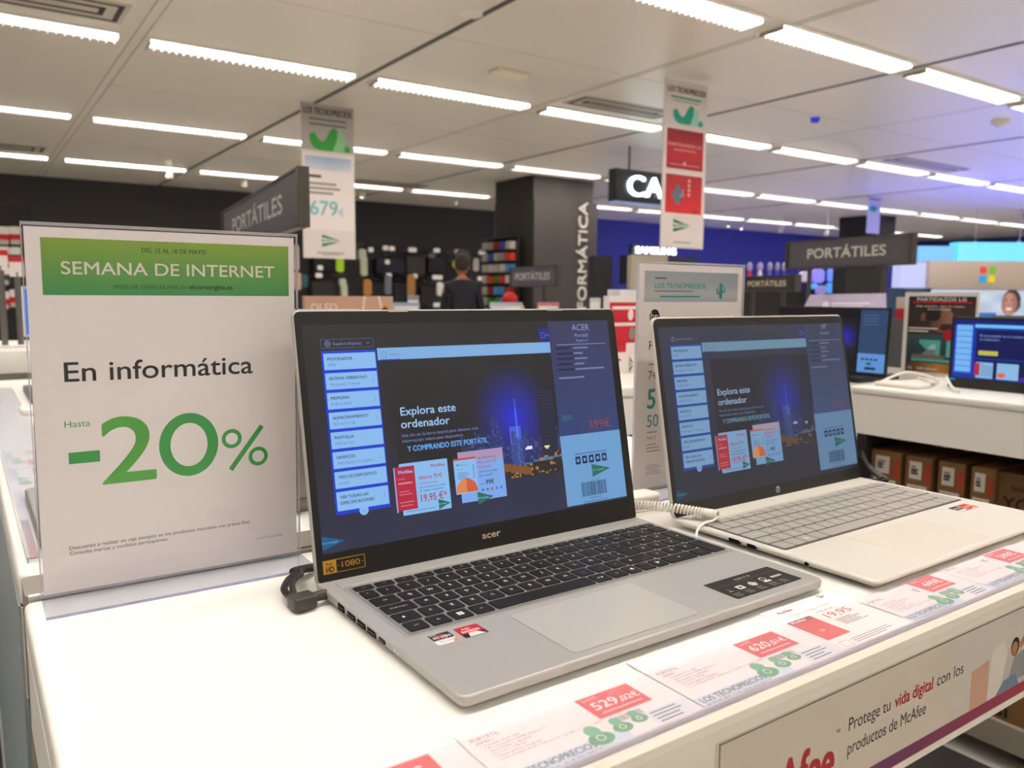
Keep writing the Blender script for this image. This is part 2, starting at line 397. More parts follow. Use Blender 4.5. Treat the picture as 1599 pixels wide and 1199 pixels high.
    mb.poly([((x + dx) * k, (y + dy) * k) for x, y in pts[:11]] + [((152.8 + dx) * k, (57.5 + dy) * k)], g(P['org3']), 8)
    mb.poly([((x + dx) * k, (y + dy) * k) for x, y in pts[10:]] + [((152.8 + dx) * k, (57.5 + dy) * k)], g(P['org2']), 8)
    t('No olvides incluir tu', 167.5, 87.2, 1.7, P['dark'], 21, 7)
    t('Microsoft 365', 167.5, 82.6, 2.6, P['org'], 21, 7, .01); t('Personal', 167.5, 78, 2.6, P['org'], 13.5, 7, .01)
    t('junto con la compra', 167.5, 74, 1.7, P['dark'], 21, 7); t('de tu portátil', 167.5, 70.3, 1.7, P['dark'], 15, 7)
    t('99€', 174, 62, 4.4, P['dark'], 9.5, 7, .01)
    t('desde', 168, 62.6, 1.0, P['dark'], 4.5, 7)
    for q, c_ in enumerate(('#1c4fd0', '#1f7a3c', '#c83428', '#2a6bd8', '#1e66d0')): mb.disc((170 + q * 5.3 + dx) * k, (57.3 + dy) * k, .00125, g(c_) if P['s'] >= 1 else g('#4060a0'), 7, n=8)
    triangle_logo(mb, (163.5 + dx) * k, (50.2 + dy) * k, .0178, .0122, g(P['grn']), g(P['box']), 8)
    # corner logo
    triangle_logo(mb, .0073, (sy0 + 8.8) * k, .0205, .0122, g(P['teal']), g(P['cyan']), 3)
    # right hand panel
    r(269, 26.8, sx1, 98.8, P['lite'], 5)
    mb.pic((269 + dx) * k if P['s'] >= 1 else (270 + dx) * k, (98.8 + dy) * k, sx1 * k, (218 + dy) * k if P['s'] >= 1 else (sy1) * k, 12, 12, lambda u, v: lerp(hx(P['pan1']), hx(P['pan2']), v), 'glow', 5)
    r(255.6, 197.2, 269.5, 210.8, P['pill'], 4, 1); mb.frame((258.5 + dx) * k, (201 + dy) * k, (263.5 + dx) * k, (206.5 + dy) * k, .0004, g(P['txt']), 5); t('EM', 265, 202.8, 1.8, P['txt'], 3.6, 5)
    t(P['brand'], 312, 208, 6.3, P['pt'], P['bw'], 7, 0, 'C'); t('Portátil', 312, 201, 3.6, P['pt'], 18, 7, 0, 'C'); t(P['mod'], 312, 196, 2.7, P['pt'], 17, 7, 0, 'C')
    r(277.4, 192.9, 344.6, 193.5, P['pt'], 7)
    for q, (a, b, w_) in enumerate((('PROCESADOR', 'AMD Ryzen', 20), ('MEMORIA RAM', '', 12), ('DISCO DURO', '512 GB SSD', 18), ('TARJETA GRÁFICA', 'Integrada', 13), ('CONECTIVIDAD', 'Wi-Fi 6, Bluetooth, LAN', 40))):
        yy = 188.5 - q * 5.6; r(276, yy, 294 + q * 3 % 8, yy + 2, P['ptd'], 7); r(299, yy, 299 + w_, yy + 1.8, P['ptm'], 7)
    r(276, 157.5, 310, 159.3, P['ptm'], 7)
    t('0001', 274.3, 114, 6, P['code'], 14, 7); t('399€', 309, 103, 9, P['price'], 30, 7)
    for q in range(5):
        x = 286 + q * 9; r(x, 68, x + 6.6, 76, P['dark'], 7, .3); r(x + 1.6, 70.2, x + 5, 73.8, P['lite'], 8, 1.5)
    r(286, 77.8, 329, 79.3, P['mid'], 7); t('El Corte Inglés', 300, 49.7, 1.4, P['mid'], 16, 7)
    triangle_logo(mb, (306.5 + dx) * k, (59.6 + dy) * k, .0253, .0135, g(P['grn']), g(P['lite']), 7)
    mb.barcode((290 + dx) * k, (34 + dy) * k, .034, .0145, g(P['dark']), 7)
    r(299, 31.2, 316, 32.2, P['mid'], 7); r(291, 27.9, 324, 28.9, P['mid'], 7)
ACERP = dict(s=1.0, dx=0, dy=0, y0=25, y1=218.5, bg='#14141b', bgl='#22284a', btn='#5a6390', txt='#6f87c4', blue='#1238c8', box='#86b8ea', dark='#16244e', mid='#4f74b4', bar='#7cabdc', white='#9cc4f0', cyan='#5f9ee6', lav='#9a9ad0', red='#b02440', pink='#d88a9c', grn='#1e6a58', box2='#78a4e4', peach='#a890b4', org='#c04a2c', org2='#d88450', org3='#cc5a38', teal='#16587c', lite='#6a9ccc', pan1='#24386f', pan2='#2b2f56', pill='#1c1f7c', brand='ACER', bw=24, mod='Aspire 3', pt='#8397c8', ptd='#1a1d3c', ptm='#6a79a8', code='#3a7a7a', price='#8a4038')
HPP = dict(ACERP); HPP.update(s=.999, dx=.3, dy=-5.2, y0=16.7, y1=210.2, bg='#2a2f44', bgl='#20232f', btn='#3d4560', txt='#6c7a9c', blue='#20408c', box='#7297bc', dark='#1c2a44', mid='#44648c', bar='#66889f', white='#8aa6c2', cyan='#5c8496', lav='#8088a0', red='#a0303c', pink='#c08088', grn='#235c4c', box2='#6d90b8', peach='#9a8a98', org='#a85a44', org2='#c8804c', org3='#b85c40', teal='#1c4858', lite='#5c7c9e', pan1='#34456a', pan2='#31364f', pill='#242c6c', brand='HP', bw=10, mod='', pt='#7484a4', ptd='#2a3048', ptm='#5c6a88', code='#3c6070', price='#6c4450')  # palette washed towards navy grey, reflection haze put into the colours
def city2(u, v): return lerp(city(u, v), hx('#2a2f44'), .42)  # same haze blended into the skyline picture
HPP['city'] = city2

# ------------------------------------------------------------ laptops
U = .01875
ROWS = [  # y0, height, [(x units, width units, legend, small legend)]
    (5.05, .62, [(i, 1, s, '') for i, s in enumerate(['esc', 'F1', 'F2', 'F3', 'F4', 'F5', 'F6', 'F7', 'F8', 'F9', 'F10', 'F11', 'F12', 'del', 'pg', 'pg', 'ini', 'fin'])]),
    (4.05, .97, [(0, .8, 'º', '')] + [(.8 + i, 1, s, '') for i, s in enumerate('1234567890') ] + [(10.8, 1, "'", ''), (11.8, 1, '¡', ''), (12.8, 1.2, '←', '')] + [(14 + i, 1, s, '') for i, s in enumerate(['num', '/', '*', '-'])]),
    (3.05, .97, [(0, 1.3, 'tab', '')] + [(1.3 + i, 1, s, '') for i, s in enumerate('QWERTYUIOP`+')] + [('E',)] + [(14 + i, 1, s, '') for i, s in enumerate('789+')]),
    (2.05, .97, [(0, 1.55, 'bloq mayús', '')] + [(1.55 + i, 1, s, '') for i, s in enumerate('ASDFGHJKLÑ´')] + [(12.55, .5, 'ç', '')] + [(14 + i, 1, s, '') for i, s in enumerate('456')]),
    (1.05, .97, [(0, 1.2, 'shift', ''), (1.2, 1, '<', '')] + [(2.2 + i, 1, s, '') for i, s in enumerate('ZXCVBNM,.-')] + [(12.2, 1.8, 'shift', '')] + [(14 + i, 1, s, '') for i, s in enumerate('123')]),
    (0.05, .97, [(0, 1, 'ctrl', ''), (1, 1, 'fn', ''), (2, 1, 'win', ''), (3, 1, 'alt', ''), (4, 5.4, '', ''), (9.4, 1, 'alt gr', ''), (10.4, 1, 'ctrl', ''), (11.4, .87, '◄', ''), (12.27, .87, 'ud', ''), (13.14, .86, '►', ''), (14, 2, '0', ''), (16, 1, '.', '')]),
]
def keyboard(root, x0, y0, z, gap, kh, mk, ml, mtray, name='keyboard', lw=1.0, ux=U, uy=.0186, legends=True):
    tr = MB(); tr.rbox(x0 - .0016, y0 - .0012, z - .0002, x0 + 18 * ux + .0004, y0 + 5.75 * uy, z + .0002, .003, mtray); kb = tr.build(name, root)
    g = gap / 2
    for ky, khh, keys in ROWS:
        for q in keys:
            if q[0] == 'E':
                X0 = x0 + 13.3 * ux; X1 = x0 + 14 * ux; Xm = x0 + 13.05 * ux; ya = y0 + 3.05 * uy; yb = y0 + 4.02 * uy; yc = y0 + 2.05 * uy
                poly = [(Xm + g, yc + g), (X1 - g, yc + g), (X1 - g, yb - g), (X0 + g, yb - g), (X0 + g, ya + g), (Xm + g, ya + g)]
                m = MB(); m.prism(poly, z, z + kh, mk); m.ink = .00005
                m.text('↵', (X0 + X1) / 2, ya + .006, .0026, ml, al='C', l=1 + (z + kh) / m.ink) if legends else None
                m.build('key', kb); continue
            kx, kw, lab, _ = q
            if lab == '+' and kx == 17: a0, a1 = y0 + 2.05 * uy, y0 + 4.02 * uy
            elif lab == '3' and kx == 16: a0, a1 = y0 + ky * uy, y0 + (ky + khh) * uy
            else: a0, a1 = y0 + ky * uy, y0 + (ky + khh) * uy
            X0, X1 = x0 + kx * ux + g, x0 + (kx + kw) * ux - g
            if lab == 'ud':
                am = (a0 + a1) / 2
                for b0, b1 in ((a0 + g, am - .0003), (am + .0003, a1 - g)):
                    m = MB(); m.rbox(X0, b0, z, X1, b1, z + kh, .0012, mk, bev=.0003, seg=3); m.build('key', kb)
                continue
            m = MB(); m.ink = .00005; m.rbox(X0, a0 + g, z, X1, a1 - g, z + kh, .0016, mk, bev=.0004, seg=3)
            L = (z + kh) / m.ink + 1; cx = (X0 + X1) / 2; cy = (a0 + a1) / 2
            if legends and lab:
                if lab == 'win':
                    for sx in (-1, 1):
                        for sy in (-1, 1): m.rect(cx + (.0002 if sx > 0 else -.0026), cy + (.0002 if sy > 0 else -.0026), cx + (.0026 if sx > 0 else -.0002), cy + (.0026 if sy > 0 else -.0002), ml, L)
                elif lab == 'shift': m.poly([(X0 + .006, cy - .002), (X0 + .0075, cy + .0018), (X0 + .009, cy - .002)], ml, L)
                elif len(lab) == 1 and ky in (4.05,): m.text(lab, cx - .001, cy - .001, .0030, ml, al='C', l=L, bold=.02, res=1); m.text('·', cx + .004, cy - .003, .003, ml, al='C', l=L, res=1)
                elif len(lab) == 1: m.text(lab, cx, cy - .0015, .0034, ml, al='C', l=L, bold=.02, res=1)
                elif lab == 'bloq mayús': m.text(lab, cx, cy - .001, .0022, ml, al='C', l=L, res=1)
                else: m.text(lab, cx, cy - .001, .0022 if ky < 5 else .0016, ml, al='C', l=L, res=1)
            m.build('key', kb)
    # tall enter of the number pad
    m = MB(); m.rbox(x0 + 17 * ux + g, y0 + .05 * uy + g, z, x0 + 18 * ux - g, y0 + 2.02 * uy - g, z + kh, .0016, mk, bev=.0004, seg=3); m.build('key', kb)
    return kb
def lid_matrix(hy, hz, ang): return plane((0, hy, hz), (1, 0, 0), (0, math.sin(ang), math.cos(ang)))

def acer():
    root = thing('laptop', 'silver laptop with black keys and bright blue screen, in front on the counter', 'laptop', (.24072, -.01354, T), .01136, 'silver display laptops on the front counter')
    hz = .0105
    b = MB()
    b.rbox(0, 0, .0035, .3629, .2375, .0111, .007, SILVER, bev=.0016, taper=.0006, seg=6)
    body = b.build('base', root)
    b = MB()                                   # shaped hinge ridge
    b.rbox(.012, .2105, .0108, .351, .2215, .0118, .002, SILVER, bev=.0004); b.build('hinge_cover', root)
    f = MB()
    for x in (.03, .29):
        f.rbox(x, .015, 0, x + .04, .021, .004, .002, BLACK)
        f.rbox(x, .21, 0, x + .04, .216, .004, .002, BLACK)
    f.build('rubber_foot', root)
    # recessed keyboard deck step
    st = MB(); st.rbox(.0125, .0935, .0110, .3595, .2085, .01122, .004, pbr('silver_recess', '#a9a6a2', .4, metal=.35)); st.build('deck_recess', root)
    KEY = pbr('black_key', '#1a1615', .5, spec=.3); LEG = pbr('key_legend', '#f4f0ea', .6)
    keyboard(root, .0175, .0975, .0113, .0026, .0013, KEY, LEG, pbr('key_well', '#8f8c88', .45, metal=.3))
    tp = MB(); tp.rbox(.0935, .0085, .01105, .2185, .0870, .01122, .005, pbr('pad_groove', '#8a8783', .4), seg=6)
    t = tp.build('touchpad', root)
    tp = MB(); tp.rbox(.0940, .0090, .0111, .2180, .0865, .01135, .0046, pbr('silver_touchpad', '#c4c0bb', .34, metal=.25), seg=6); tp.build('pad_surface', t)
    # ports on the left flank
    for nm, y0, y1, z0, z1 in (('network_port', .1735, .1850, .0048, .0098), ('hdmi_port', .153, .167, .0054, .0092), ('usb_port', .1355, .149, .0050, .0092), ('usb_port', .118, .1315, .0050, .0092), ('usb_c_port', .1030, .1120, .0058, .0086)):
        p = MB(); p.box(-.0004, y0, z0, .004, y1, z1, pbr('port_dark', '#060606', .8, spec=.1)); po = p.build(nm, root)
        q = MB(); q.box(-.00055, y0 + .0012, (z0 + z1) / 2 - .0004, .002, y1 - .0012, (z0 + z1) / 2 + .0004, pbr('port_tongue', '#3c3c40', .4)); q.build('port_tongue', po)
    p = MB()
    for y in (.088, .082): p.cyl((-.0003, y, .0075), (.001, y, .0075), .0008, pbr('led_pipe', '#e8e8e8', .3), 8)
    p.build('status_light', root)
    # stickers
    s = MB(Matrix.Translation((.0245, .0700, .01125)) @ Matrix.Rotation(0, 4, 'Z'))
    s.rect(0, 0, .0175, .0185, paper('#c9c9cb'), 1, .001); s.rect(.0004, .0075, .0171, .0178, paper('#1c1b1d'), 2); s.rect(.0004, .0004, .0171, .0075, paper('#ece8e4'), 2)
    s.ring(.0088, .0118, .0045, .001, paper('#c5442a'), 3); s.text('RYZEN', .0088, .0098, .0034, paper('#f5f2ee'), w=.013, al='C', l=4, bold=.02); s.text('AMD', .0012, .0155, .0017, paper('#f5f2ee'), l=3, bold=.01)
    s.text('7000 SERIES', .0088, .0032, .002, paper('#5a5a5c'), w=.012, al='C', l=3); s.poly([(.0125, .0004), (.0171, .0004), (.0171, .007)], paper('#e07a52'), 3)
    s.build('sticker', root)
    s = MB(Matrix.Translation((.0463, .0700, .01125)))
    s.rect(0, 0, .0195, .0178, paper('#2a1c1e'), 1, .001); s.rect(.0005, .0062, .019, .0173, paper('#c4182c'), 2); s.poly([(.004, .0005), (.0175, .0005), (.013, .0066), (.006, .0066)], paper('#e6d8d4'), 3)
    s.text('AMD', .004, .0125, .0022, paper('#f8e8e8'), l=3, bold=.02); s.text('RADEON', .0025, .0078, .0031, paper('#f8e8e8'), w=.014, l=3, bold=.02); s.build('sticker', root)
    s = MB(Matrix.Translation((.2635, .0112, .01125)))
    K = paper('#2b2625'); Wt = paper('#d6d2cc'); G = paper('#857f7a')
    s.rect(0, 0, .0835, .0365, K, 1, .001); s.line(.0, .0245, .0835, .0275, .0002, G, 2)
    s.text('Aspire 3 15', .0415, .0290, .0029, Wt, al='C', l=3)
    s.line(.006, .0135, .011, .0135, .0005, Wt, 3); s.line(.0085, .0135, .0085, .0185, .0005, Wt, 3)
    s.rect(.0185, .0125, .0265, .0195, Wt, 3, .001); s.disc(.0225, .016, .0018, K, 4)
    s.poly([(.0345, .0125), (.040, .0115), (.0425, .0165), (.0375, .0205), (.034, .0175)], Wt, 3); s.frame(.036, .0135, .0405, .018, .0004, K, 4)
    s.ring(.0535, .018, .0035, .0009, Wt, 3); s.rect(.0495, .0115, .058, .0145, Wt, 3); s.rect(.0635, .0155, .0765, .0185, Wt, 3); s.text('HDMI', .0642, .0158, .002, K, w=.011, l=4)
    for x in (.004, .019, .0335, .0485, .063): s.bars(x, .0085, .011, .0007, 4, G, 3, .0018)
    s.build('sticker', root)
    # lid
    ang = .19678; M = lid_matrix(.22827, .0091, ang)
    l = MB(M); l.rbox(.0, -.001, -.0062, .3625, .2315, -.0008, .006, SILVER, bev=.0012, seg=6); lid = l.build('lid', root)
    BZ = pbr('black_bezel', '#0e0d0d', .36, spec=.4)
    l = MB(M); l.rbox(.0012, .0005, -.0009, .3613, .2300, -.0001, .005, BZ, seg=6); l.build('bezel', lid)
    l = MB(M)
    for a in (.089, .270): l.rbox(a, .2292, -.0009, a + .020, .2312, .0006, .0006, SILVER)
    l.build('bumper', lid)
    l = MB(M @ Matrix.Translation((0, 0, -.0001))); screen_art(l, ACERP); l.build('screen', lid)
    l = MB(M); l.disc(.1808, .2243, .0011, pbr('lens', '#1f2b30', .1), 2); l.disc(.172, .2243, .0004, G, 2); l.disc(.190, .2243, .0004, G, 2); l.build('webcam', lid)
    l = MB(M); l.text('acer', .1640, .0118, .0062, pbr('logo_silver', '#c8b8a4', .25, metal=.8), w=.0205, l=3, bold=.025, res=5); l.build('logo', lid)
    gold = paper('#b88a2c'); dk = paper('#241c14')
    l = MB(M); l.rect(.0062, .0083, .0440, .0195, gold, 2); l.rect(.0180, .0088, .0434, .0189, dk, 3); l.text('FULL', .0122, .0152, .0022, dk, w=.0062, al='C', l=3, bold=.02); l.text('HD', .0122, .0095, .0044, dk, w=.0068, al='C', l=3, bold=.03)
    l.text('1080', .0310, .0118, .0048, gold, w=.0165, al='C', l=4); l.disc(.0202, .0139, .0005, gold, 4, n=8); l.disc(.0418, .0139, .0005, gold, 4, n=8); l.build('sticker', lid)
    return root
def hp():
    root = thing('laptop', 'pale silver laptop with grey keys and dimmer screen, right of the black-keyed one', 'laptop', (.63447, -.03957, T), .01513, 'silver display laptops on the front counter')
    b = MB(); b.rbox(0, 0, .0035, .3585, .242, .0111, .009, HPSIL, bev=.0030, taper=.004, seg=6); b.build('base', root)
    b = MB(); b.rbox(.018, .2065, .0108, .340, .2255, .0122, .003, HPSIL, bev=.0006); b.build('hinge_cover', root)
    f = MB()
    for x in (.03, .29):
        f.rbox(x, .015, 0, x + .04, .021, .004, .002, BLACK); f.rbox(x, .21, 0, x + .04, .216, .004, .002, BLACK)
    f.build('rubber_foot', root)
    KEY = pbr('grey_key', '#a7a29a', .45, metal=.1); LEG = pbr('pale_legend', '#ded8cc', .6)
    keyboard(root, .0085, .0985, .0110, .0015, .0012, KEY, LEG, pbr('key_well_dark', '#4a4744', .5), ux=.01875, uy=.0184)
    t = MB(); t.rbox(.0925, .0082, .01105, .2195, .0868, .01122, .002, pbr('pad_bevel', '#f4efe4', .25)); tp = t.build('touchpad', root)
    t = MB(); t.rbox(.0931, .0088, .0111, .2189, .0862, .01130, .0018, pbr('pale_touchpad', '#d8cfc0', .4)); t.build('pad_surface', tp)
    s = MB(Matrix.Translation((.291, .0705, .01125)))
    s.rect(0, 0, .0175, .017, paper('#2c2828'), 1); s.text('RYZEN', .0088, .009, .003, paper('#e8e4e0'), w=.013, al='C', l=3, bold=.02); s.rect(.0005, .0005, .017, .006, paper('#dcd6d0'), 2); s.poly([(.011, .0005), (.017, .0005), (.017, .008)], paper('#d8583c'), 3); s.build('sticker', root)
    s = MB(Matrix.Translation((.310, .0705, .01125))); s.rect(0, 0, .0185, .017, paper('#c83830'), 1); s.text('RADEON', .009, .007, .003, paper('#f4dcd4'), w=.014, al='C', l=3, bold=.02); s.poly([(.003, .0005), (.016, .0005), (.012, .005)], paper('#e8d4cc'), 2); s.build('sticker', root)
    for nm, y0, y1 in (('usb_port', .146, .159), ('usb_port', .127, .1365)):
        p = MB(); p.box(-.0003, y0, .0058, .004, y1, .0092, pbr('port_dark', '#060606', .8, spec=.1)); p.build(nm, root)
    p = MB(); p.cyl((-.0003, .070, .0072), (.002, .070, .0072), .0019, pbr('port_dark', '#060606', .8, spec=.1), 12); p.build('audio_jack', root)
    ang = .19063; M = lid_matrix(.23279, .0091, ang)
    l = MB(M); l.rbox(.0, -.001, -.0055, .3575, .2215, -.0008, .009, HPSIL, bev=.0012, seg=6); lid = l.build('lid', root)
    l = MB(M); l.rbox(.0012, .0005, -.0009, .3563, .2198, -.0001, .008, pbr('soft_black_bezel', '#1d1b1a', .4, spec=.45), seg=6); l.build('bezel', lid)
    l = MB(M); l.rbox(.135, .2196, -.0009, .225, .2212, .0006, .0006, HPSIL); l.build('bumper', lid)
    l = MB(M @ Matrix.Translation((0, 0, -.0001))); screen_art(l, HPP); l.build('screen', lid)
    l = MB(M); l.disc(.1795, .2150, .0010, pbr('lens', '#1f2b30', .1), 2); l.build('webcam', lid)
    l = MB(M); c = paper('#a8a49c'); l.disc(.1800, .0095, .0042, c, 2, n=28); l.text('hp', .1800, .0072, .0052, pbr('soft_black_bezel', '#1d1b1a', .4), al='C', l=3, bold=.01); l.build('logo', lid)
    return root
def plain_laptop(name, label, x, y, yaw, wd, body, art, ang=.25, group=None, depth=.225):
    root = thing(name, label, 'laptop', (x, y, T), yaw, group)
    b = MB(); b.rbox(0, 0, .0, wd, depth, .016, .01, body, bev=.002); b.build('base', root)
    k = MB(); k.rbox(.02, .09, .016, wd - .02, depth - .02, .0166, .003, BLACK)
    ux = (wd - .04) / 15
    for r_ in range(6):
        for q in range(15): k.box(.0205 + q * ux, .092 + r_ * .018, .0166, .0205 + (q + .88) * ux, .108 + r_ * .018, .0178, pbr('dark_key', '#242424', .5))
    k.build('keyboard', root)
    t = MB(); t.rbox(wd / 2 - .055, .01, .016, wd / 2 + .055, .08, .0164, .003, pbr('dark_pad', '#3c3c3c', .4)); t.build('touchpad', root)
    M = lid_matrix(depth - .008, .014, ang)
    l = MB(M); l.rbox(0, 0, -.006, wd, .222, -.0008, .006, body, bev=.001); lid = l.build('lid', root)
    l = MB(M); l.rbox(.0015, .0015, -.0009, wd - .0015, .2205, -.0001, .005, BLACK); l.build('bezel', lid)
    l = MB(M); l.ink = .0001; art(l, wd); l.build('screen', lid)
    return root

# =============================================================== the room
def room():
    fl = MB(); fl.box(-5, -6, -.1, 24, 14, 0, pbr('floor_tile', '#c9c5be', .4, var=.12, vscale=3, bump=.05, bscale=40)); struct(fl, 'floor')
    CM = pbr('ceiling_panel', '#e2dacc', .32, metal=.12, spec=.6, bump=.12, bscale=2.2, stretch=(.5, 2.5, 1))
    ce = MB(); ce.box(-5, -6, CEIL, 24, 14, CEIL + .1, CM); struct(ce, 'ceiling')
    w = MB(); w.box(-5, 13.3, 0, 9.6, 13.5, CEIL, pbr('black_wall', '#2c2a29', .7, var=.15, vscale=.6)); struct(w, 'wall_back')
    w = MB(); w.box(9.6, 13.3, 0, 24, 13.5, CEIL, pbr('blue_wall', '#272c7c', .6)); struct(w, 'wall_back_right')
    w = MB(); w.box(23.8, -6, 0, 24, 13.3, CEIL, pbr('blue_wall_deep', '#26306c', .6)); struct(w, 'wall_right')
    w = MB(); w.box(-5.2, -6, 0, -5, 14, CEIL, pbr('cream_wall', '#d6d2cb', .7)); struct(w, 'wall_left')
    w = MB(); w.box(-5, -6.2, 0, 24, -6, CEIL, pbr('cream_wall', '#d6d2cb', .7)); struct(w, 'wall_front')
    DK = pbr('seam_dark', '#4c463e', .5); LT = pbr('seam_light', '#b0a797', .5)
    n = 0
    for x, wd, m in ((2.67, .035, DK), (5.80, .030, DK), (9.15, .035, DK), (12.4, .03, DK)):
        n += 1; t = MB(); t.box(x - wd / 2, -6, CEIL - .006, x + wd / 2, 13.3, CEIL, m); struct(t, 'trim_%d' % n)
    for x in (1.035, 1.10, 4.29, 4.33, 7.48):
        n += 1; t = MB(); t.box(x - .004, -6, CEIL - .003, x + .004, 13.3, CEIL, LT); struct(t, 'trim_%d' % n)
    for y in (4.3, 6.95, 9.85, 1.7):
        n += 1; t = MB(); t.box(1.1, y - .003, CEIL - .002, 24, y + .003, CEIL, pbr('seam_faint', '#c9bfae', .5)); struct(t, 'trim_%d' % n)
LAMP = 38.0
def lights():
    TR = pbr('tray_enamel', '#e9e4da', .4); FIN = pbr('louvre_bright', '#9c9a96', .35, metal=.3)
    def proto():
        root = thing('ceiling_light', '', 'light', (0, 0, CEIL))
        a = MB(); L = 1.47; w = .125
        for x0, y0, x1, y1 in ((0, -w, L, -w + .035), (0, w - .035, L, w), (0, -w + .035, .02, w - .035), (L - .02, -w + .035, L, w - .035)): a.box(x0, y0, -.012, x1, y1, 0, TR)
        a.build('frame', root)
        d = MB(); d.box(.02, -w + .035, -.004, L - .02, w - .035, -.001, lamp('#fff9f3', LAMP)); d.build('diffuser', root)
        f = MB(); n = 30
        for i in range(n + 1): x = .02 + (L - .04) * i / n; f.box(x - .0015, -w + .035, -.036, x + .0015, w - .035, -.0045, FIN)
        f.box(.02, -.0015, -.036, L - .02, .0015, -.0045, FIN)
        f.build('louvre', root); return root
    p = proto(); first = True
    rows = ((2.97, 'row crossing the top right corner', -.14), (5.55, 'row just before the two hanging banners', 0), (8.43, 'second row behind the left banner', .02), (11.35, 'furthest row, before the black wall', .06), (.3, 'row above the front counter', 0), (-2.4, 'row behind the camera', 0), (-4.9, 'added hindmost row behind the camera', 0))  # hindmost row added out of view to light the upright signs
    for y, desc, dx in rows:
        ks = range(-3, 13)
        for k in ks:
            x = 1.12 + 1.625 * k + dx
            if y < 1 and k > 5: continue
            o = p if first else copytree(p)
            first = False
            o.location = (x, y, CEIL)
            o['label'] = 'louvred strip light, %s from left in the %s' % (ORD[k + 3], desc); o['group'] = 'louvred strip lights in the ceiling'
    # area lights added for the blue glow of the far right department
    def area(name, loc, rot, size, sy, col, e):
        l = bpy.data.lights.new(name, 'AREA'); l.shape = 'RECTANGLE'; l.size = size; l.size_y = sy; l.color = col; l.energy = e
        o = bpy.data.objects.new(name, l); COL.objects.link(o); o.location = loc; o.rotation_euler = rot; return o
    area('blue_ceiling_fill', (13.6, 5.4, 1.35), (math.pi, 0, 0), 5.0, 3.0, (.05, .10, 1), 130)
    area('blue_wall_fill', (15.5, 11.9, 2.5), (math.radians(-65), 0, math.pi), 8, .5, (.12, .16, 1), 30)
def vents():
    D = pbr('vent_slot', '#2c2925', .6); Fm = pbr('vent_metal', '#c8bfb0', .4, metal=.3)
    for i, (x0, x1, y0, y1, lab) in enumerate(((-.2, .93, 4.87, 5.26, 'white ceiling vent with dark slots at the upper left corner'), (4.40, 5.5, 4.95, 5.28, 'ceiling vent with dark slots just left of the right hanging banner'), (9.3, 10.9, 5.0, 5.33, 'ceiling vent with dark slots at the upper right'), (-.2, .95, 10.5, 10.95, 'ceiling vent with dark slots low at the left edge, near the black wall'), (4.5, 6.1, 10.7, 11.1, 'long dark ceiling vent right of the left hanging banner'))):
        r_ = thing('ceiling_vent', lab, 'vent', (x0, y0, CEIL)); w, h = x1 - x0, y1 - y0
        a = MB(); a.box(0, 0, -.006, w, h, -.0005, Fm); a.build('plate', r_)
        a = MB()
        for q in (.03, .12): a.box(q, q, -.009, w - q, q + .025, -.006, D); a.box(q, h - q - .025, -.009, w - q, h - q, -.006, D); a.box(q, q, -.009, q + .03, h - q, -.006, D); a.box(w - q - .03, q, -.009, w - q, h - q, -.006, D)
        a.build('slot', r_)
    for px, py, lab, m in ((1562, 188, 'white round smoke detector on the ceiling at upper right', 'w'), (795, 112, 'flat cream emergency light on the ceiling above the middle', 'e'), (1273, 184, 'small blue dome lamp on the ceiling, right of the right banner', 'b'), (738, 22, 'small round sprinkler plate in the dark ceiling seam at top', 's'), (1505, 248, 'pale oval speaker plate on the ceiling above the dark framed poster', 's2')):
        p = Zp(px, py, 1.9); o = MB()
        if m == 'w': o.lathe([(0, -.06), (.035, -.058), (.045, -.035), (.075, -.03), (.08, 0)], pbr('detector_white', '#ddd6c8', .5), 20); nm, c = 'smoke_detector', 'detector'
        elif m == 'e': o.rbox(-.14, -.07, -.035, .14, .07, 0, .02, pbr('cream_lamp', '#e4d8c2', .5), bev=.008); nm, c = 'emergency_light', 'light'
        elif m == 'b': o.lathe([(0, -.05), (.03, -.045), (.042, -.02), (.045, 0)], pbr('blue_dome', '#1c2896', .3, emit='#1c2fd0', es=.5), 16); nm, c = 'alarm_lamp', 'lamp'
        else: o.lathe([(0, -.012), (.05, -.012), (.075, 0)], pbr('detector_white', '#ddd6c8', .5), 20); nm, c = ('sprinkler_plate', 'sprinkler') if m == 's' else ('ceiling_speaker', 'speaker')
        tag(o.build(nm, loc=p), lab, c)
    # small spotlights hanging below the ceiling before the far walls
    sp = [(265, 268), (382, 282), (567, 300), (713, 312), (1140, 348), (1221, 355), (1292, 360), (1160, 352), (1523, 378), (1592, 376)]
    for i, (px, py) in enumerate(sp):
        p = Zp(px, py, 1.86)
        if p.x > 16: p = Dp(px, py, 15)
        if p.y > 12.8: p = Yp(px, py, 12.6)
        o = thing('spotlight', 'tiny %s spotlight under the ceiling, %s from the left' % ('lit' if i in (2, 4, 7, 8, 9) else 'unlit', ORD[i]), 'spotlight', p, group='small ceiling spotlights')
        a = MB(); a.cyl((0, 0, 0), (0, .03, -.07), .035, pbr('spot_body', '#bdb4a6', .4), 12, r1=.05); a.cyl((0, 0, 0), (0, 0, CEIL - p.z), .008, pbr('spot_body', '#bdb4a6', .4), 6); a.build('housing', o)
        a = MB(); a.ball((0, .032, -.075), .032, .032, .012, lamp('#fff0d8', 8.0 if i in (2, 4, 7, 8, 9) else .9)); a.build('bulb', o)

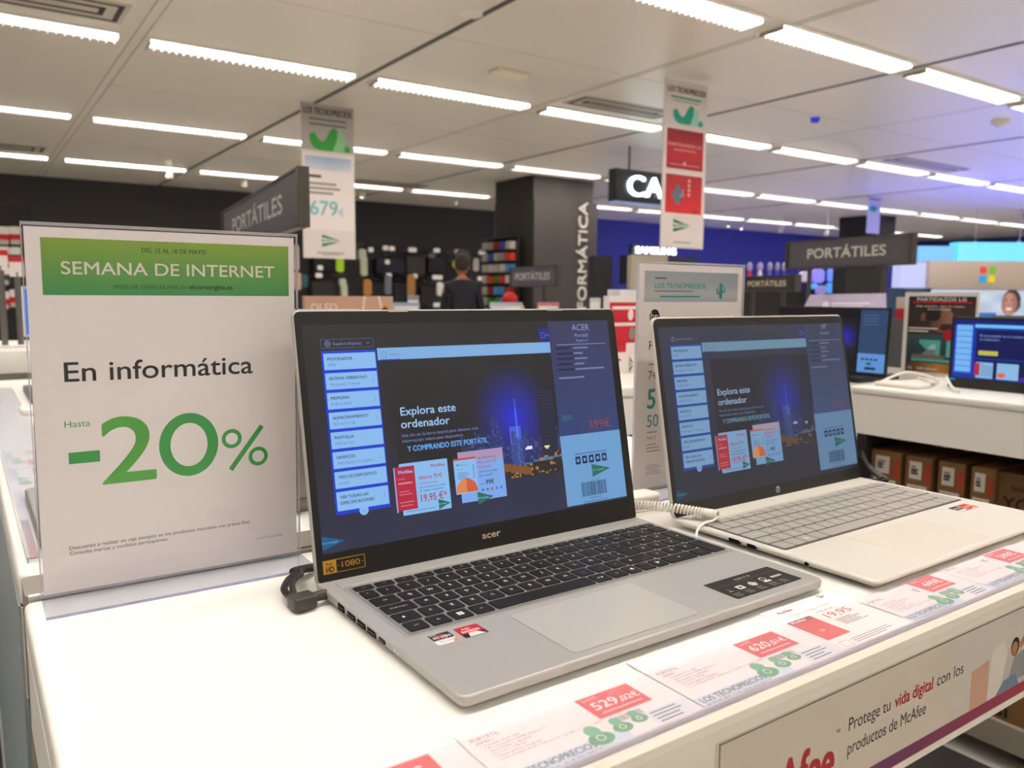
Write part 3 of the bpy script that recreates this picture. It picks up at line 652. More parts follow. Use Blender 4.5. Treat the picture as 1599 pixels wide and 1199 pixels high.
# =============================================================== front counter
def card(x0, y0, w, h, kind, label, z=.0012):
    r_ = MB(Matrix.Translation((x0, y0, T + z))); r_.ink = .00006
    base = paper('#f3e8ea'); tx = paper('#6e686c'); red = paper('#d8323f'); wt = paper('#fbeef0'); blue = paper('#cfdcee'); gr = paper('#4f9e72'); dk = paper('#454a55')
    r_.box(0, 0, -.0003, w, h, 0, base)
    k = w / .145
    if kind['t'] == 'mc':
        r_.rect(0, 0, w, h, paper('#faf4f2'), 1)
        r_.text('McAfee', .012, h - .010, .0036, paper('#c8502c'), w=.017, l=2, bold=.02)
        r_.text('Protege tu vida digital con McAfee', .016, h - .018, .0026, paper('#d88a5c'), w=.050, l=2)
        triangle_rays(r_, w - .02, h - .004, .010, .006, paper('#3a7a50'), wt, 2)
        r_.text('PVPR 89,95€', .040, h - .025, .0028, tx, w=.022, l=2)
        r_.rect(.002, .020, .030, .056, red, 2); r_.rect(.002, .0505, .030, .056, paper('#a01420'), 3); r_.text('McAfee', .005, .0518, .003, wt, w=.016, l=4, bold=.02); r_.rect(.012, .032, .017, .035, paper('#e8a030'), 3)
        r_.text('19,95', .040, h - .036, .0078, paper('#cc3a48'), w=.030, l=3, bold=.01)
        r_.bars(.040, h - .041, .03, .001, 5, tx, 2, .0022); r_.bars(.018, .012, .05, .0008, 3, tx, 2, .0025)
        r_.frame(.004, .006, .014, .014, .0004, dk, 2); r_.rect(0, .0015, .07, .003, paper('#7a4a9a'), 3)
        return tag(r_.build('price_card'), label, 'price card', 'price cards under the clear rail')
    a = h - .013 if h < .06 else .048
    r_.rect(0, 0, w, a + .008, paper('#f8ecee'), 1)
    r_.rect(.0 if kind['l'] > 0 else .0, .001, .088 * k, .0145, blue, 2)
    r_.text('PORTÁTIL', .005, a + .001, .0032, dk, w=.019, l=3)
    if kind.get('m'): r_.text(kind['m'], .006, a - .0028, .0022, tx, l=3)
    lines = ('• Pantalla 15,6" LED', '• Procesador AMD Ryzen 7', '• Memoria Ram 16 GB DDR4', '• Disco Duro 1 TB SSD', '• Tarjeta gráfica: Integrada', '• Conectividad: Wi-Fi 6, Bluetooth, 2xUSB 3.2 Gen 1, LAN')
    for i, s in enumerate(lines): r_.text(s, .008, a - .0062 - i * .0031, .0018, tx, w=(.026, .042, .030, .024, .032, .074)[i] * k, l=3, res=1)
    if kind.get('hp'): r_.disc(.066, a - .003, .0034, paper('#8a9cc0'), 3); r_.text('hp', .066, a - .0048, .004, wt, al='C', l=4)
    x = .083 * k
    r_.rect(x, .0285, x + .043 * k, .0535, red, 3); r_.text(kind['o'], x + .003, .0485, .0032, paper('#f0a0a4'), w=.012, l=4)
    r_.line(x + .003, .0492, x + .015, .0515, .0004, paper('#f0a0a4'), 5)
    if kind.get('c'):
        r_.text(kind['p'], x + .005, .0375, .0080, wt, w=.019, l=4, bold=.015); r_.text(kind['c'], x + .025, .0375, .0055, wt, w=.0155, l=4, bold=.012)
    else: r_.text(kind['p'], x + .0215, .0375, .0080, wt, w=.026, al='C', l=4, bold=.01)
    r_.rect(x + .006, .0325, x + .038, .0338, paper('#f0b8b8'), 4)
    r_.barcode(x + .008, .0200, .020 * k, .0058, tx, 3)
    r_.text('LOS TECNOPRECIOS', .003, .0075, .0052, dk, w=.060 * k, l=4, bold=.01)
    r_.text('MUCHO MÁS QUE UN BUEN PRECIO', .003, .0024, .0034, tx, w=.062 * k, l=4)
    for q, (bx, by, s) in enumerate(((.070, .0085, 1.0), (.0885, .0115, .8), (.1035, .0140, .68))):
        bx *= k; r_.disc(bx, by + .004 * s, .0085 * s, gr, 4, .0062 * s); r_.disc(bx, by + .0125 * s, .0052 * s, paper('#63b088'), 5, .0056 * s)
        r_.ring(bx, by + .0045 * s, .003 * s, .0006, wt, 6, 10)
    r_.rect(.108 * k, .005, .144 * k, .0200, paper('#dde4f0'), 3); r_.bars(.112 * k, .0165, .026 * k, .0012, 4, tx, 4, .0034)
    return tag(r_.build('price_card'), label, 'price card', 'price cards under the clear rail')
def counter():
    x0, x1, y0, y1 = .036, .985, -.106, .334
    root = thing('display_counter', 'white display counter in front carrying the two silver laptops', 'counter', (x0, y0, 0))
    o = Matrix.Translation((-x0, -y0, 0))
    w = MB(o); w.rbox(x0, -.088, T - .03, x1, y1, T, .008, WHITE, bev=.004, seg=5); w.build('worktop', root)
    w = MB(o); w.box(x0 + .002, -.0955, T - .03, x1, -.088, T - .006, pbr('groove_grey', '#8d8a86', .5)); w.build('groove', root)
    w = MB(o @ plane((x0, 0, 0), (0, 1, 0), (0, 0, 1)))     # fascia with a rolled upper lip: profile in yz, extruded along x
    prof = [(-.0985, T - .105), (-.0945, T - .105), (-.0945, T - .002), (-.0965, T + .0022), (-.1000, T + .003), (-.1035, T + .001), (-.1045, T - .004), (-.1045, T - .100)]
    f = MB(o); vs = [(x, a, b) for x in (x0, x1) for a, b in prof]; n = len(prof)
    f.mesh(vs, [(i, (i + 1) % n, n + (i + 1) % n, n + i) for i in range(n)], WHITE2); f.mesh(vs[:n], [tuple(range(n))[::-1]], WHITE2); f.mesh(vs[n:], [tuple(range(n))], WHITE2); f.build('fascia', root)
    w = MB(o); w.box(x0, -.094, T - .105, x0 + .012, y1, T - .03, WHITE); w.box(x1 - .012, -.094, T - .105, x1, y1, T - .03, WHITE); w.box(x0, y1 - .012, T - .105, x1, y1, T - .03, WHITE); w.build('side_apron', root)
    w = MB(o); w.box(x0 + .30, .10, 0, x1 - .03, y1 - .005, T - .06, pbr('plinth_grey', '#34322f', .6)); w.build('plinth', root)
    w = MB(o); w.box(x0 + .004, -.085, 0, x0 + .018, y1 - .003, T - .03, pbr('side_steel', '#93a0a4', .45)); w.build('side_panel', root)
    # banner
    b = MB(o @ plane((0, -.1046, 0), (1, 0, 0), (0, 0, 1))); b.ink = .00006
    z = lambda q: T + q
    b.rect(.360, z(-.094), .984, z(-.012), paper('#c6bdae'), 1)
    ln = paper('#1d2433')
    b.rect(.364, z(-.0142), .984, z(-.0134), ln, 3); b.rect(.3636, z(-.092), .3644, z(-.0134), ln, 3)
    for i in range(24):
        t = i / 23; a = lerp(hx('#4a3a6e'), hx('#a83038'), t * 1.25); b.rect(.364 + i * .0258, z(-.0935), .364 + (i + 1) * .0258 + .0001, z(-.0835), pbr('stripe_%d' % i, a, .55), 2)
    red = paper('#a8323a')
    b.text('McAfee', .3850, z(-.0755), .0300, red, w=.0950, l=3, bold=.028, res=6); b.text('™', .4815, z(-.0460), .0040, red, l=3)
    b.poly([(.367, z(-.046)), (.3735, z(-.049)), (.380, z(-.046)), (.380, z(-.066)), (.3735, z(-.076)), (.367, z(-.066))], red, 3)
    b.text('Protege tu', .4960, z(-.0470), .0095, ln, w=.0510, l=3, res=5); b.text('vida digital', .5530, z(-.0470), .0095, red, w=.0520, l=3, bold=.022, res=5)
    b.text('con los', .6450 - .036 + .002, z(-.0470), .0095, ln, w=.0400, l=3, res=5)
    b.text('productos de McAfee', .4960, z(-.0645), .0095, ln, w=.1010, l=3, res=5)
    # couple with a laptop, printed at the right end
    def p_(pts, c, l): b.poly([(x, z(y)) for x, y in pts], paper(c), l)
    b.rect(.640, z(-.083), .984, z(-.0145), paper('#c4bdb4'), 2)
    p_([(.665, -.083), (.694, -.083), (.694, -.047), (.665, -.050)], '#c09a84', 3)
    p_([(.694, -.083), (.722, -.083), (.728, -.052), (.716, -.036), (.698, -.041)], '#cfc8be', 3)
    p_([(.716, -.083), (.760, -.083), (.756, -.050), (.740, -.040), (.726, -.046)], '#b9b2ae', 4)
    p_([(.728, -.078), (.762, -.078), (.760, -.052), (.738, -.056)], '#8b8a8c', 6)
    b.disc(.7385, z(-.047), .0075, paper('#2c2320'), 5, .0085); b.disc(.7375, z(-.0485), .0055, paper('#a87458'), 6, .0065)
    b.disc(.7655, z(-.0270), .0120, paper('#241c1a'), 5, .0125); b.disc(.7640, z(-.0310), .0062, paper('#b07c60'), 6, .0078)
    p_([(.748, -.060), (.790, -.060), (.790, -.036), (.770, -.040), (.756, -.046)], '#d8d0c8', 5)
    p_([(.744, -.046), (.762, -.036), (.765, -.040), (.749, -.051)], '#b07c60', 7)
    p_([(.708, -.083), (.750, -.083), (.742, -.072), (.722, -.073)], '#6c8096', 7)
    p_([(.764, -.083), (.800, -.083), (.800, -.062), (.770, -.064)], '#6c8096', 6)
    b.build('banner', root)
    # clear rail over the cards
    r_ = thing('label_rail', 'clear plastic label rail along the front edge of the counter, covering the price cards', 'rail', (x0, -.094, T))
    q = MB(Matrix.Translation((-x0, .094, -T))); q.rbox(.038, -.0935, T + .0040, .983, -.0420, T + .0048, .001, clearmat('clear_film', '#fffdfd', .05, .12, white=.10)); q.build('cover', r_)  # white share of the film paints in its reflected veil
    q = MB(Matrix.Translation((-x0, .094, -T))); q.box(.038, -.0945, T + .0002, .983, -.0930, T + .0050, ACREDGE); q.build('front_edge', r_)
    # cards
    card(.078, -.0925, .145, .0575, dict(t='p', l=0, o='499€', p='449€', m=''), 'leftmost price card in the front rail, its red block cut by the frame')
    card(.224, -.0925, .143, .0600, dict(t='p', l=1, o='549€', p='529', c=',02€', m='ASPIRE 3'), 'price card 529,02€ in front of the black-keyed laptop')
    card(.3685, -.0925, .145, .0760, dict(t='p', l=1, o='649€', p='620', c=',01€', m='ASPIRE 5'), 'taller price card 620,01€ in the middle of the rail')
    card(.5140, -.0925, .0900, .0800, dict(t='mc'), 'antivirus offer card 19,95 with small red box, between two price cards')
    card(.6020, -.0925, .1300, .0550, dict(t='p', l=1, o='499€', p='449€', hp=1), 'price card 449€ in front of the grey-keyed laptop')
    card(.7330, -.0925, .1400, .0600, dict(t='p', l=1, o='649€', p='599€', hp=1), 'price card 599€ at the right end of the rail')

# =============================================================== sign holders
def holder(label, x, y, yaw, ang, front, name='sign_holder', sc=1.0):
    root = thing(name, label, 'sign', (x, y, T), yaw); root.scale = (sc, sc, sc)
    M = lid_matrix(0, .003, ang); wd, ht = .21, .297
    a = MB(M); a.rbox(-.002, .0, .0005, wd + .003, ht + .003, .0020, .003, ACR); a.rbox(-.002, .0, -.0020, wd + .003, ht + .003, -.0006, .003, ACR); pn = a.build('acrylic_panel', root)
    a = MB(M); a.box(-.002, ht + .001, -.0022, wd + .003, ht + .0035, .0022, ACREDGE); a.box(-.0022, 0, -.002, -.0014, ht + .003, .002, ACREDGE); a.box(wd + .0022, 0, -.002, wd + .003, ht + .003, .002, ACREDGE); a.build('panel_edge', pn)
    a = MB(); a.rbox(-.002, -.047, .0, wd + .003, .004, .0018, .003, clearmat('foot_acrylic', '#eef0f4', .12)); ft = a.build('foot', root)
    a = MB(); a.box(-.002, -.0480, .0002, wd + .003, -.0467, .0020, ACRLIL); a.box(-.002, .000, .0018, wd + .003, .003, .005, ACREDGE); a.build('foot_edge', ft)
    p = MB(M); p.ink = .00005; p.box(0, .001, -.0004, wd, ht, 0, pbr('poster_paper', '#fbf4f2', .6)); front(p); p.build('poster', root)
    return root
def sale_front(p):
    k = .001
    n = 14
    for i in range(n):
        y0 = 244.5 + 44.5 * i / n; c = lerp(hx('#3f9850'), hx('#8db03c'), (i / (n - 1)) ** .9)
        p.rect(.0107, y0 * k, .2050, (y0 + 44.5 / n + .02) * k, pbr('green_%d' % i, c, .55), 1)
    wt = paper('#eee8e0'); dk = paper('#2f4a30'); g = paper('#44a552'); g2 = paper('#5bb04a'); tx = paper('#2b2d30'); sm = paper('#55554f')
    p.text('DEL 12 AL 18 DE MAYO', .108, .2797, .0036, dk, w=.0505, al='C', l=3, bold=.006)
    p.text('SEMANA DE INTERNET', .108, .2610, .0098, wt, w=.1680, al='C', l=3, bold=.008, res=6)
    p.text('MILES DE OFERTAS MÁS EN', .0610, .2500, .0029, dk, w=.0560, l=3); p.text('elcorteingles.es', .1190, .2500, .0038, dk, w=.0360, l=3, bold=.028)
    p.text('En informática', .0225, .1755, .0155, tx, w=.1485, l=3, bold=.008, res=6)
    p.text('Hasta', .0207, .1383, .0052, g, w=.0185, l=3)
    p.rect(.0225, .1080, .0452, .1175, g, 3)
    # big 2 0 %
    p.text('2', .0468, .0885, .0545, g2, w=.0405, l=3, bold=.010, res=12)
    nn = 56; cx, cy, rx, ry, tw = .1152, .1152, .0245, .0280, .0092
    for q in range(nn):
        a, b = 2 * math.pi * q / nn, 2 * math.pi * (q + 1) / nn
        p.poly([(cx + (rx - tw) * math.cos(a), cy + (ry - tw * .95) * math.sin(a)), (cx + rx * math.cos(a), cy + ry * math.sin(a)), (cx + rx * math.cos(b), cy + ry * math.sin(b)), (cx + (rx - tw) * math.cos(b), cy + (ry - tw * .95) * math.sin(b))], g, 3)
    p.ring(.1515, .1170, .0088, .0034, g, 3, 36); p.ring(.1748, .0985, .0088, .0034, g, 3, 36); p.line(.1500, .0885, .1785, .1265, .0044, g, 4)
    p.text('Descuento a realizar en caja excepto en los productos marcados con precio final', .0197, .0362, .0030, sm, w=.1460, l=3)
    p.text('Consulta marcas y modelos participantes', .0197, .0316, .0030, sm, w=.0750, l=3)
    p.text('3527000000', .1720, .0190, .0022, paper('#b8b0aa'), w=.024, l=3)
def hp_front(p):
    def f(u, v):
        c = lerp(hx('#b9bdc0'), hx('#8fa3ae'), u * .5 + .5 * abs(v - .5)); return lerp(c, hx('#d6d4d2'), max(0, 1 - abs(v - .25) * 3) * .6)
    p.pic(.0105, .2480, .2000, .2880, 24, 8, f, 'paper', 1)
    te = paper('#1f9a94'); dk = paper('#55585c'); te2 = paper('#2b8f88')
    p.text('LOS TECNOPRECIOS', .0300, .2660, .0062, te, w=.1000, l=3, bold=.02); p.bars(.0300, .2780, .035, .0018, 1, dk, 3); p.bars(.0300, .2615, .10, .0012, 1, dk, 3); p.bars(.040, .2540, .09, .0022, 1, te, 3)
    cactus(p, .163, .2520, .0220, (te2, te), 3)
    bk = paper('#1c1c20')
    p.disc(.0310, .2290, .0095, bk, 2, n=28); p.text('hp', .0310, .2240, .0110, paper('#efe7e4'), al='C', l=3, rise=0)
    p.text('P', .0225, .1860, .0110, bk, l=2, bold=.01); p.bars(.0225, .1660, .02, .0014, 1, dk, 2)
    p.text('74', .0225, .1470, .0110, dk, l=2); p.text('5', .0225, .1085, .0250, te, l=2, bold=.02, res=6); p.text('50', .0225, .0835, .0160, te, l=2, res=6)
    p.bars(.0225, .0750, .03, .0022, 1, paper('#c8bcb8'), 2); p.text('TAE 2', .0225, .0665, .0045, dk, l=2); p.bars(.0225, .0590, .03, .0014, 3, paper('#a8a09c'), 2, .0045); p.bars(.0225, .0310, .035, .0010, 5, paper('#bdb2ae'), 2, .003)

# =============================================================== cables
def smoothpath(pts, n=10):
    pts = [Vector(p) for p in pts]; out = []
    P = [pts[0]] + pts + [pts[-1]]
    for i in range(1, len(P) - 2):
        for k in range(n):
            t = k / n; a, b, c, d = P[i - 1], P[i], P[i + 1], P[i + 2]
            out.append(.5 * ((2 * b) + (c - a) * t + (2 * a - 5 * b + 4 * c - d) * t * t + (3 * b - a - 3 * c + d) * t ** 3))
    out.append(pts[-1]); return out
def cables():
    BK = pbr('cable_black', '#1c1a18', .45); WC = pbr('cord_white', '#eee8dc', .45)
    # power plug in the left flank of the front laptop
    r_ = thing('power_cable', 'black power cable with flat angled plug in the left side of the front laptop', 'cable', (.2200, .1950, T))
    q = MB(Matrix.Translation((-.22, -.195, 0)));
    q.M = q.M @ Matrix.Translation((.2205, .1955, 0)) @ Matrix.Rotation(.12, 4, 'Z'); q.rbox(-.012, -.008, .0022, .0075, .0085, .0125, .0025, pbr('plug_grey', '#3c3834', .4), bev=.0012)
    q.cyl((.0065, .001, .0078), (.0190, .001, .0078), .0042, pbr('plug_grey', '#3c3834', .4), 14); q.build('plug', r_)
    q = MB(Matrix.Translation((-.22, -.195, 0)))
    q.tube(smoothpath([(.2130, .2040, .008), (.2120, .2200, .010), (.2210, .2370, .011), (.2310, .2480, .011), (.2330, .2600, .010), (.2480, .2700, .007), (.29, .278, .004), (.42, .285, .004)]), .0030, BK, 8)
    q.tube(smoothpath([(.2160, .2060, .008), (.2190, .2210, .013), (.2270, .2320, .014), (.2340, .2420, .012), (.2380, .2560, .010), (.2500, .2640, .007), (.29, .270, .004), (.40, .276, .004)]), .0026, BK, 8)
    q.build('cord', r_)
    # coiled security cord
    pts = smoothpath([(.585, .268, .014), (.608, .236, .020), (.632, .200, .0215), (.655, .1680, .0190), (.659, .1590, .0190)], 30)
    tot = len(pts); helix = []
    for i in range(tot - 1):
        for s in range(6):
            t = s / 6; p = pts[i].lerp(pts[i + 1], t); d = (pts[i + 1] - pts[i]).normalized(); u = d.cross(Vector((0, 0, 1))).normalized(); w = u.cross(d); a = (i + t) * 2.5
            helix.append(p + u * math.cos(a) * .0042 + w * math.sin(a) * .0042)
    r_ = thing('coiled_cord', 'white coiled security cord lying between the two silver laptops', 'cord', (.62, .20, T))
    o = Matrix.Translation((-.62, -.20, 0))
    q = MB(o); q.tube(helix, .0013, WC, 6); q.build('coil', r_)
    q = MB(o); q.tube(smoothpath([(.660, .1585, .0170), (.650, .1560, .0150), (.635, .1560, .0140), (.619, .1500, .0095), (.606, .1350, .0030), (.6105, .10, .0020)]), .0014, WC, 8); q.build('tail', r_)
    r_ = thing('alarm_sensor', 'white security sensor puck with its lead behind the two laptops', 'sensor', (.665, .283, T))
    q = MB(); q.rbox(-.024, -.014, 0, .024, .016, .016, .008, WC, bev=.004); q.build('housing', r_)
    q = MB(); q.tube(smoothpath([(-.024, 0, .006), (-.05, .012, .004), (-.08, .005, .003), (-.06, -.02, .003), (-.02, -.03, .004), (.02, -.03, .004)]), .0018, WC, 8); q.build('lead', r_)
    q = MB(); q.tube(smoothpath([Xp(1344, 705, 1.0), Xp(1352, 722, 1.0), Xp(1368, 738, 1.0), Xp(1384, 750, 1.0), Vector((.99, .195, T + .007))]), .0035, BK, 8)
    q.tube(smoothpath([Xp(1344, 712, .99), Xp(1356, 730, .99), Xp(1376, 747, .99)]), .0030, BK, 8)
    tag(q.build('power_cable'), 'black cord rising behind the right rear corner of the grey-keyed laptop', 'cord')

# =============================================================== rear counter and its goods
def ui_small(mb, wd, s='glow'):
    g = lambda c: glow(c, .999)
    mb.rect(.008, .02, wd - .008, .214, g('#0c1a6c'), 1); mb.rect(.02, .035, .085, .19, g('#5a9ae0'), 2); mb.rect(.09, .185, wd - .008, .196, g('#68b0e8'), 2)
    mb.rect(.10, .10, wd - .008, .18, g('#0a1238'), 2); mb.rect(.10, .03, .16, .09, g('#7cb0e0'), 3); mb.rect(.10, .04, .12, .09, g('#b02438'), 4); mb.rect(.18, .03, .25, .09, g('#7cb0e0'), 3); mb.disc(.2, .05, .015, g('#e06a38'), 4)
def rear():
    x0, x1, y0, y1 = .036, .985, .405, 2.25
    root = thing('display_counter', 'long white display counter directly behind the front one', 'counter', (x0, y0, 0))
    o = Matrix.Translation((-x0, -y0, 0))
    w = MB(o); w.rbox(x0, y0, T - .03, x1, y1, T, .012, WHITE, bev=.005); w.build('worktop', root)
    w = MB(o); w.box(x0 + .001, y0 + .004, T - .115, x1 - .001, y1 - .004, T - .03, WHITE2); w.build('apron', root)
    w = MB(o); w.box(x0 + .06, y0 + .01, 0, x1 - .05, y1 - .05, T - .115, pbr('plinth_grey', '#34322f', .6)); w.build('plinth', root)
    w = MB(o); w.box(x0 - .001, y0 + .008, 0, x0 + .014, y1 - .01, T - .03, pbr('side_steel', '#93a0a4', .45)); w.build('side_panel', root)
    # filler between the two counters
    r_ = thing('gap_cover', 'taupe filler strip with bright metal trim between the two counters', 'filler strip', (x0, .336, 0))
    w = MB(Matrix.Translation((-x0, -.336, 0))); w.rbox(.038, .3475, 0, .984, .4040, T - .001, .006, pbr('taupe_laminate', '#8b8378', .5, var=.1, vscale=30)); w.build('panel', r_)
    w = MB(Matrix.Translation((-x0, -.336, 0))); w.box(.040, .3420, T - .05, .984, .3475, T + .001, CHROME); w.build('metal_trim', r_)
    # left rail with its cards, running along the counter's left edge
    r_ = thing('label_rail', 'clear plastic label rail along the left edge of the rear counter', 'rail', (x0 + .01, .44, T))
    w = MB(Matrix.Translation((-x0 - .01, -.44, -T))); w.rbox(.046, .440, T + .0040, .1060, 2.0, T + .0052, .001, clearmat('clear_film2', '#f4f6fa', .10, .25, white=.14)); w.build('cover', r_)  # white share paints the glare on this cover
    w = MB(Matrix.Translation((-x0 - .01, -.44, -T))); w.box(.0450, .440, T + .0002, .0465, 2.0, T + .0055, ACREDGE); w.build('front_edge', r_)
    names = ('rearmost-but-visible card with purple and red bar at the near end of the left rail', 'price card with red block, second from the near end of the left rail', 'third price card from the near end of the left rail', 'fourth price card from the near end of the left rail')
    for i, lab in enumerate(names):
        c = MB(Matrix.Translation((.0475, .600 + i * .150, T + .0012)) @ Matrix.Rotation(-math.pi / 2, 4, 'Z')); c.ink = .00006
        c.box(0, 0, -.0003, .146, .056, 0, paper('#f3ecea'))
        if i == 0:
            c.rect(.0, .001, .146, .056, paper('#f6eee0'), 1)
            for q in range(12): c.rect(.146 / 12 * q, .001, .146 / 12 * (q + 1), .008, pbr('bar2_%d' % q, lerp(hx('#8a3c98'), hx('#c8303c'), q / 11), .5), 2)
            c.bars(.06, .030, .07, .0025, 5, paper('#b8a890'), 3, .005); c.bars(.02, .045, .05, .0025, 2, paper('#b8a890'), 3, .005)
        else:
            c.rect(0, .001, .09, .0145, paper('#cfdcee'), 2); c.text('LOS TECNOPRECIOS', .004, .006, .005, paper('#454a55'), w=.055, l=3); c.rect(.083, .0285, .126, .0535, paper('#d8323f'), 3); c.text('449€', .105, .037, .008, paper('#fbeef0'), al='C', l=4, bold=.01)
            for bx in (.070, .0885, .1035): c.disc(bx, .016, .007, paper('#4f9e72'), 4)
            c.bars(.006, .045, .05, .0016, 6, paper('#6e686c'), 3, .003); c.barcode(.09, .02, .02, .006, paper('#6e686c'), 3)
        tag(c.build('price_card'), ('near-end card with a purple-to-red bar in the rear counter\'s left rail' if i == 0 else 'red-block price card, %s from the near end of the rear counter\'s left rail' % ORD[i]), 'price card', 'price cards in the left rail of the rear counter')
    dk = pbr('black_shell', '#1a1a1c', .4); sv = pbr('grey_shell', '#8e8b88', .35, metal=.5)
    plain_laptop('laptop', 'laptop seen from behind through the gap beside the green sale sign', .383, .700, math.pi, .325, sv, ui_small, .16)
    plain_laptop('laptop', 'black laptop left of the green sale sign, nearer of the two on the rear counter', .125, 1.42, -math.pi / 2, .34, dk, ui_small, .25, 'black laptops on the rear counter')
    plain_laptop('laptop', 'black laptop left of the green sale sign, further of the two on the rear counter', .125, 1.93, -math.pi / 2, .34, dk, ui_small, .25, 'black laptops on the rear counter')
    for i, (x, y) in enumerate(((.120, 1.02), (.125, 1.50))):
        q = MB(); q.rbox(-.03, -.04, 0, .03, .04, .014, .01, WHITE, bev=.004); q.tube(smoothpath([(.03, 0, .006), (.06, .03, .003), (.09, -.02, .003)]), .003, WHITE, 8)
        tag(q.build('alarm_sensor', loc=(x, y, T)), 'white sensor puck on the rear counter, %s' % ('nearer one' if i == 0 else 'further one'), 'sensor')
    # island behind, with red promotional display
    x0, x1, y0, y1 = 1.02, 2.02, 1.22, 2.1
    root = thing('display_island', 'white display island seen between the front laptop and the white price poster', 'counter', (x0, y0, 0)); o = Matrix.Translation((-x0, -y0, 0))
    w = MB(o); w.rbox(x0, y0, T - .03, x1, y1, T, .012, WHITE, bev=.005); w.build('worktop', root)
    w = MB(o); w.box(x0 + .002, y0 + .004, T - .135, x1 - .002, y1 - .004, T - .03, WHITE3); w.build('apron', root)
    w = MB(o); w.box(x0 + .25, y0 + .25, 0, x1 - .2, y1 - .2, T - .135, pbr('plinth_dark', '#1c1a18', .7)); w.build('plinth', root)
    a = Yp(950, 575, 1.50); b = Yp(1004, 575, 1.50); tp = Yp(960, 462, 1.50)
    r_ = thing('promo_display', 'red and white promotional stand just left of the white price poster', 'display', (a.x, 1.50, T)); w_ = .30; h_ = tp.z - T
    q = MB(); q.box(0, 0, 0, w_, .03, h_, pbr('promo_white', '#e6dcd8', .5)); q.build('board', r_)
    q = MB(plane((0, -.0005, 0), (1, 0, 0), (0, 0, 1))); q.ink = .0004; rd = paper('#c02c38'); wt = paper('#ecdcd8')
    q.rect(.0, h_ * .40, w_, h_ * .92, rd, 1); q.rect(.0, h_ * .28, w_ * .24, h_ * .41, rd, 1); q.rect(.01, h_ * .83, .16, h_ * .87, wt, 2); q.rect(.01, h_ * .62, .16, h_ * .66, wt, 2); q.rect(0, h_ * .695, w_, h_ * .70, paper('#8c1820'), 2); q.disc(.088, h_ * .76, .012, wt, 3, .018); q.disc(.095, h_ * .52, .012, paper('#7a8c7a'), 3, .02)
    triangle_rays(q, .088, h_ * .12, .02, .05, paper('#2c7a48'), wt, 2); q.rect(.0, h_ * .17, .05, h_ * .20, rd, 2); q.build('graphic', r_)
    q = MB(); a = Yp(963, 470, 1.8); q.rbox(0, 0, 0, .11, .08, max(.1, Yp(963, 452, 1.8).z - T), .01, pbr('box_white', '#d8d8dc', .5), bev=.004); tag(q.build('packaging_box', loc=(a.x + .02, 1.8, T)), 'pale grey box behind the red promotional stand', 'box')
    # topper board over the rear display, beige with a round rainbow badge
    a = Yp(475, 462, 2.05); b = Yp(614, 461, 2.05)
    r_ = thing('topper_board', 'beige topper board with white stripes and round rainbow badge above the front laptop', 'board', (a.x, 2.05, T)); w_ = b.x - a.x; h_ = a.z - T
    q = MB(); q.rbox(0, 0, 0, w_, .02, h_, .002, pbr('beige_board', '#b8917c', .55)); q.build('panel', r_)
    q = MB(plane((0, -.0004, 0), (1, 0, 0), (0, 0, 1))); q.ink = .0004; wt = paper('#d8c4b8')
    q.poly([(w_ * .60, h_ * .5), (w_ * .62, h_ * .5), (w_ * .68, h_), (w_ * .65, h_)], wt); q.poly([(w_ * .88, h_ * .68), (w_ * .91, h_ * .66), (w_ * .84, h_), (w_ * .81, h_)], wt); q.text('OLED', .02, h_ * .8, h_ * .10, wt, l=1, bold=.02)
    for i, c in enumerate(('#c8402c', '#d8a828', '#3c8c50', '#3058a8')): q.poly([(w_ * .89, h_ * .80)] + [(w_ * .89 + .017 * math.cos(t), h_ * .80 + .017 * math.sin(t)) for t in [math.pi / 2 * i + math.pi / 12 * k for k in range(7)]], paper(c), 2)
    q.disc(w_ * .89, h_ * .80, .011, paper('#2c2c34'), 3); q.build('graphic', r_)

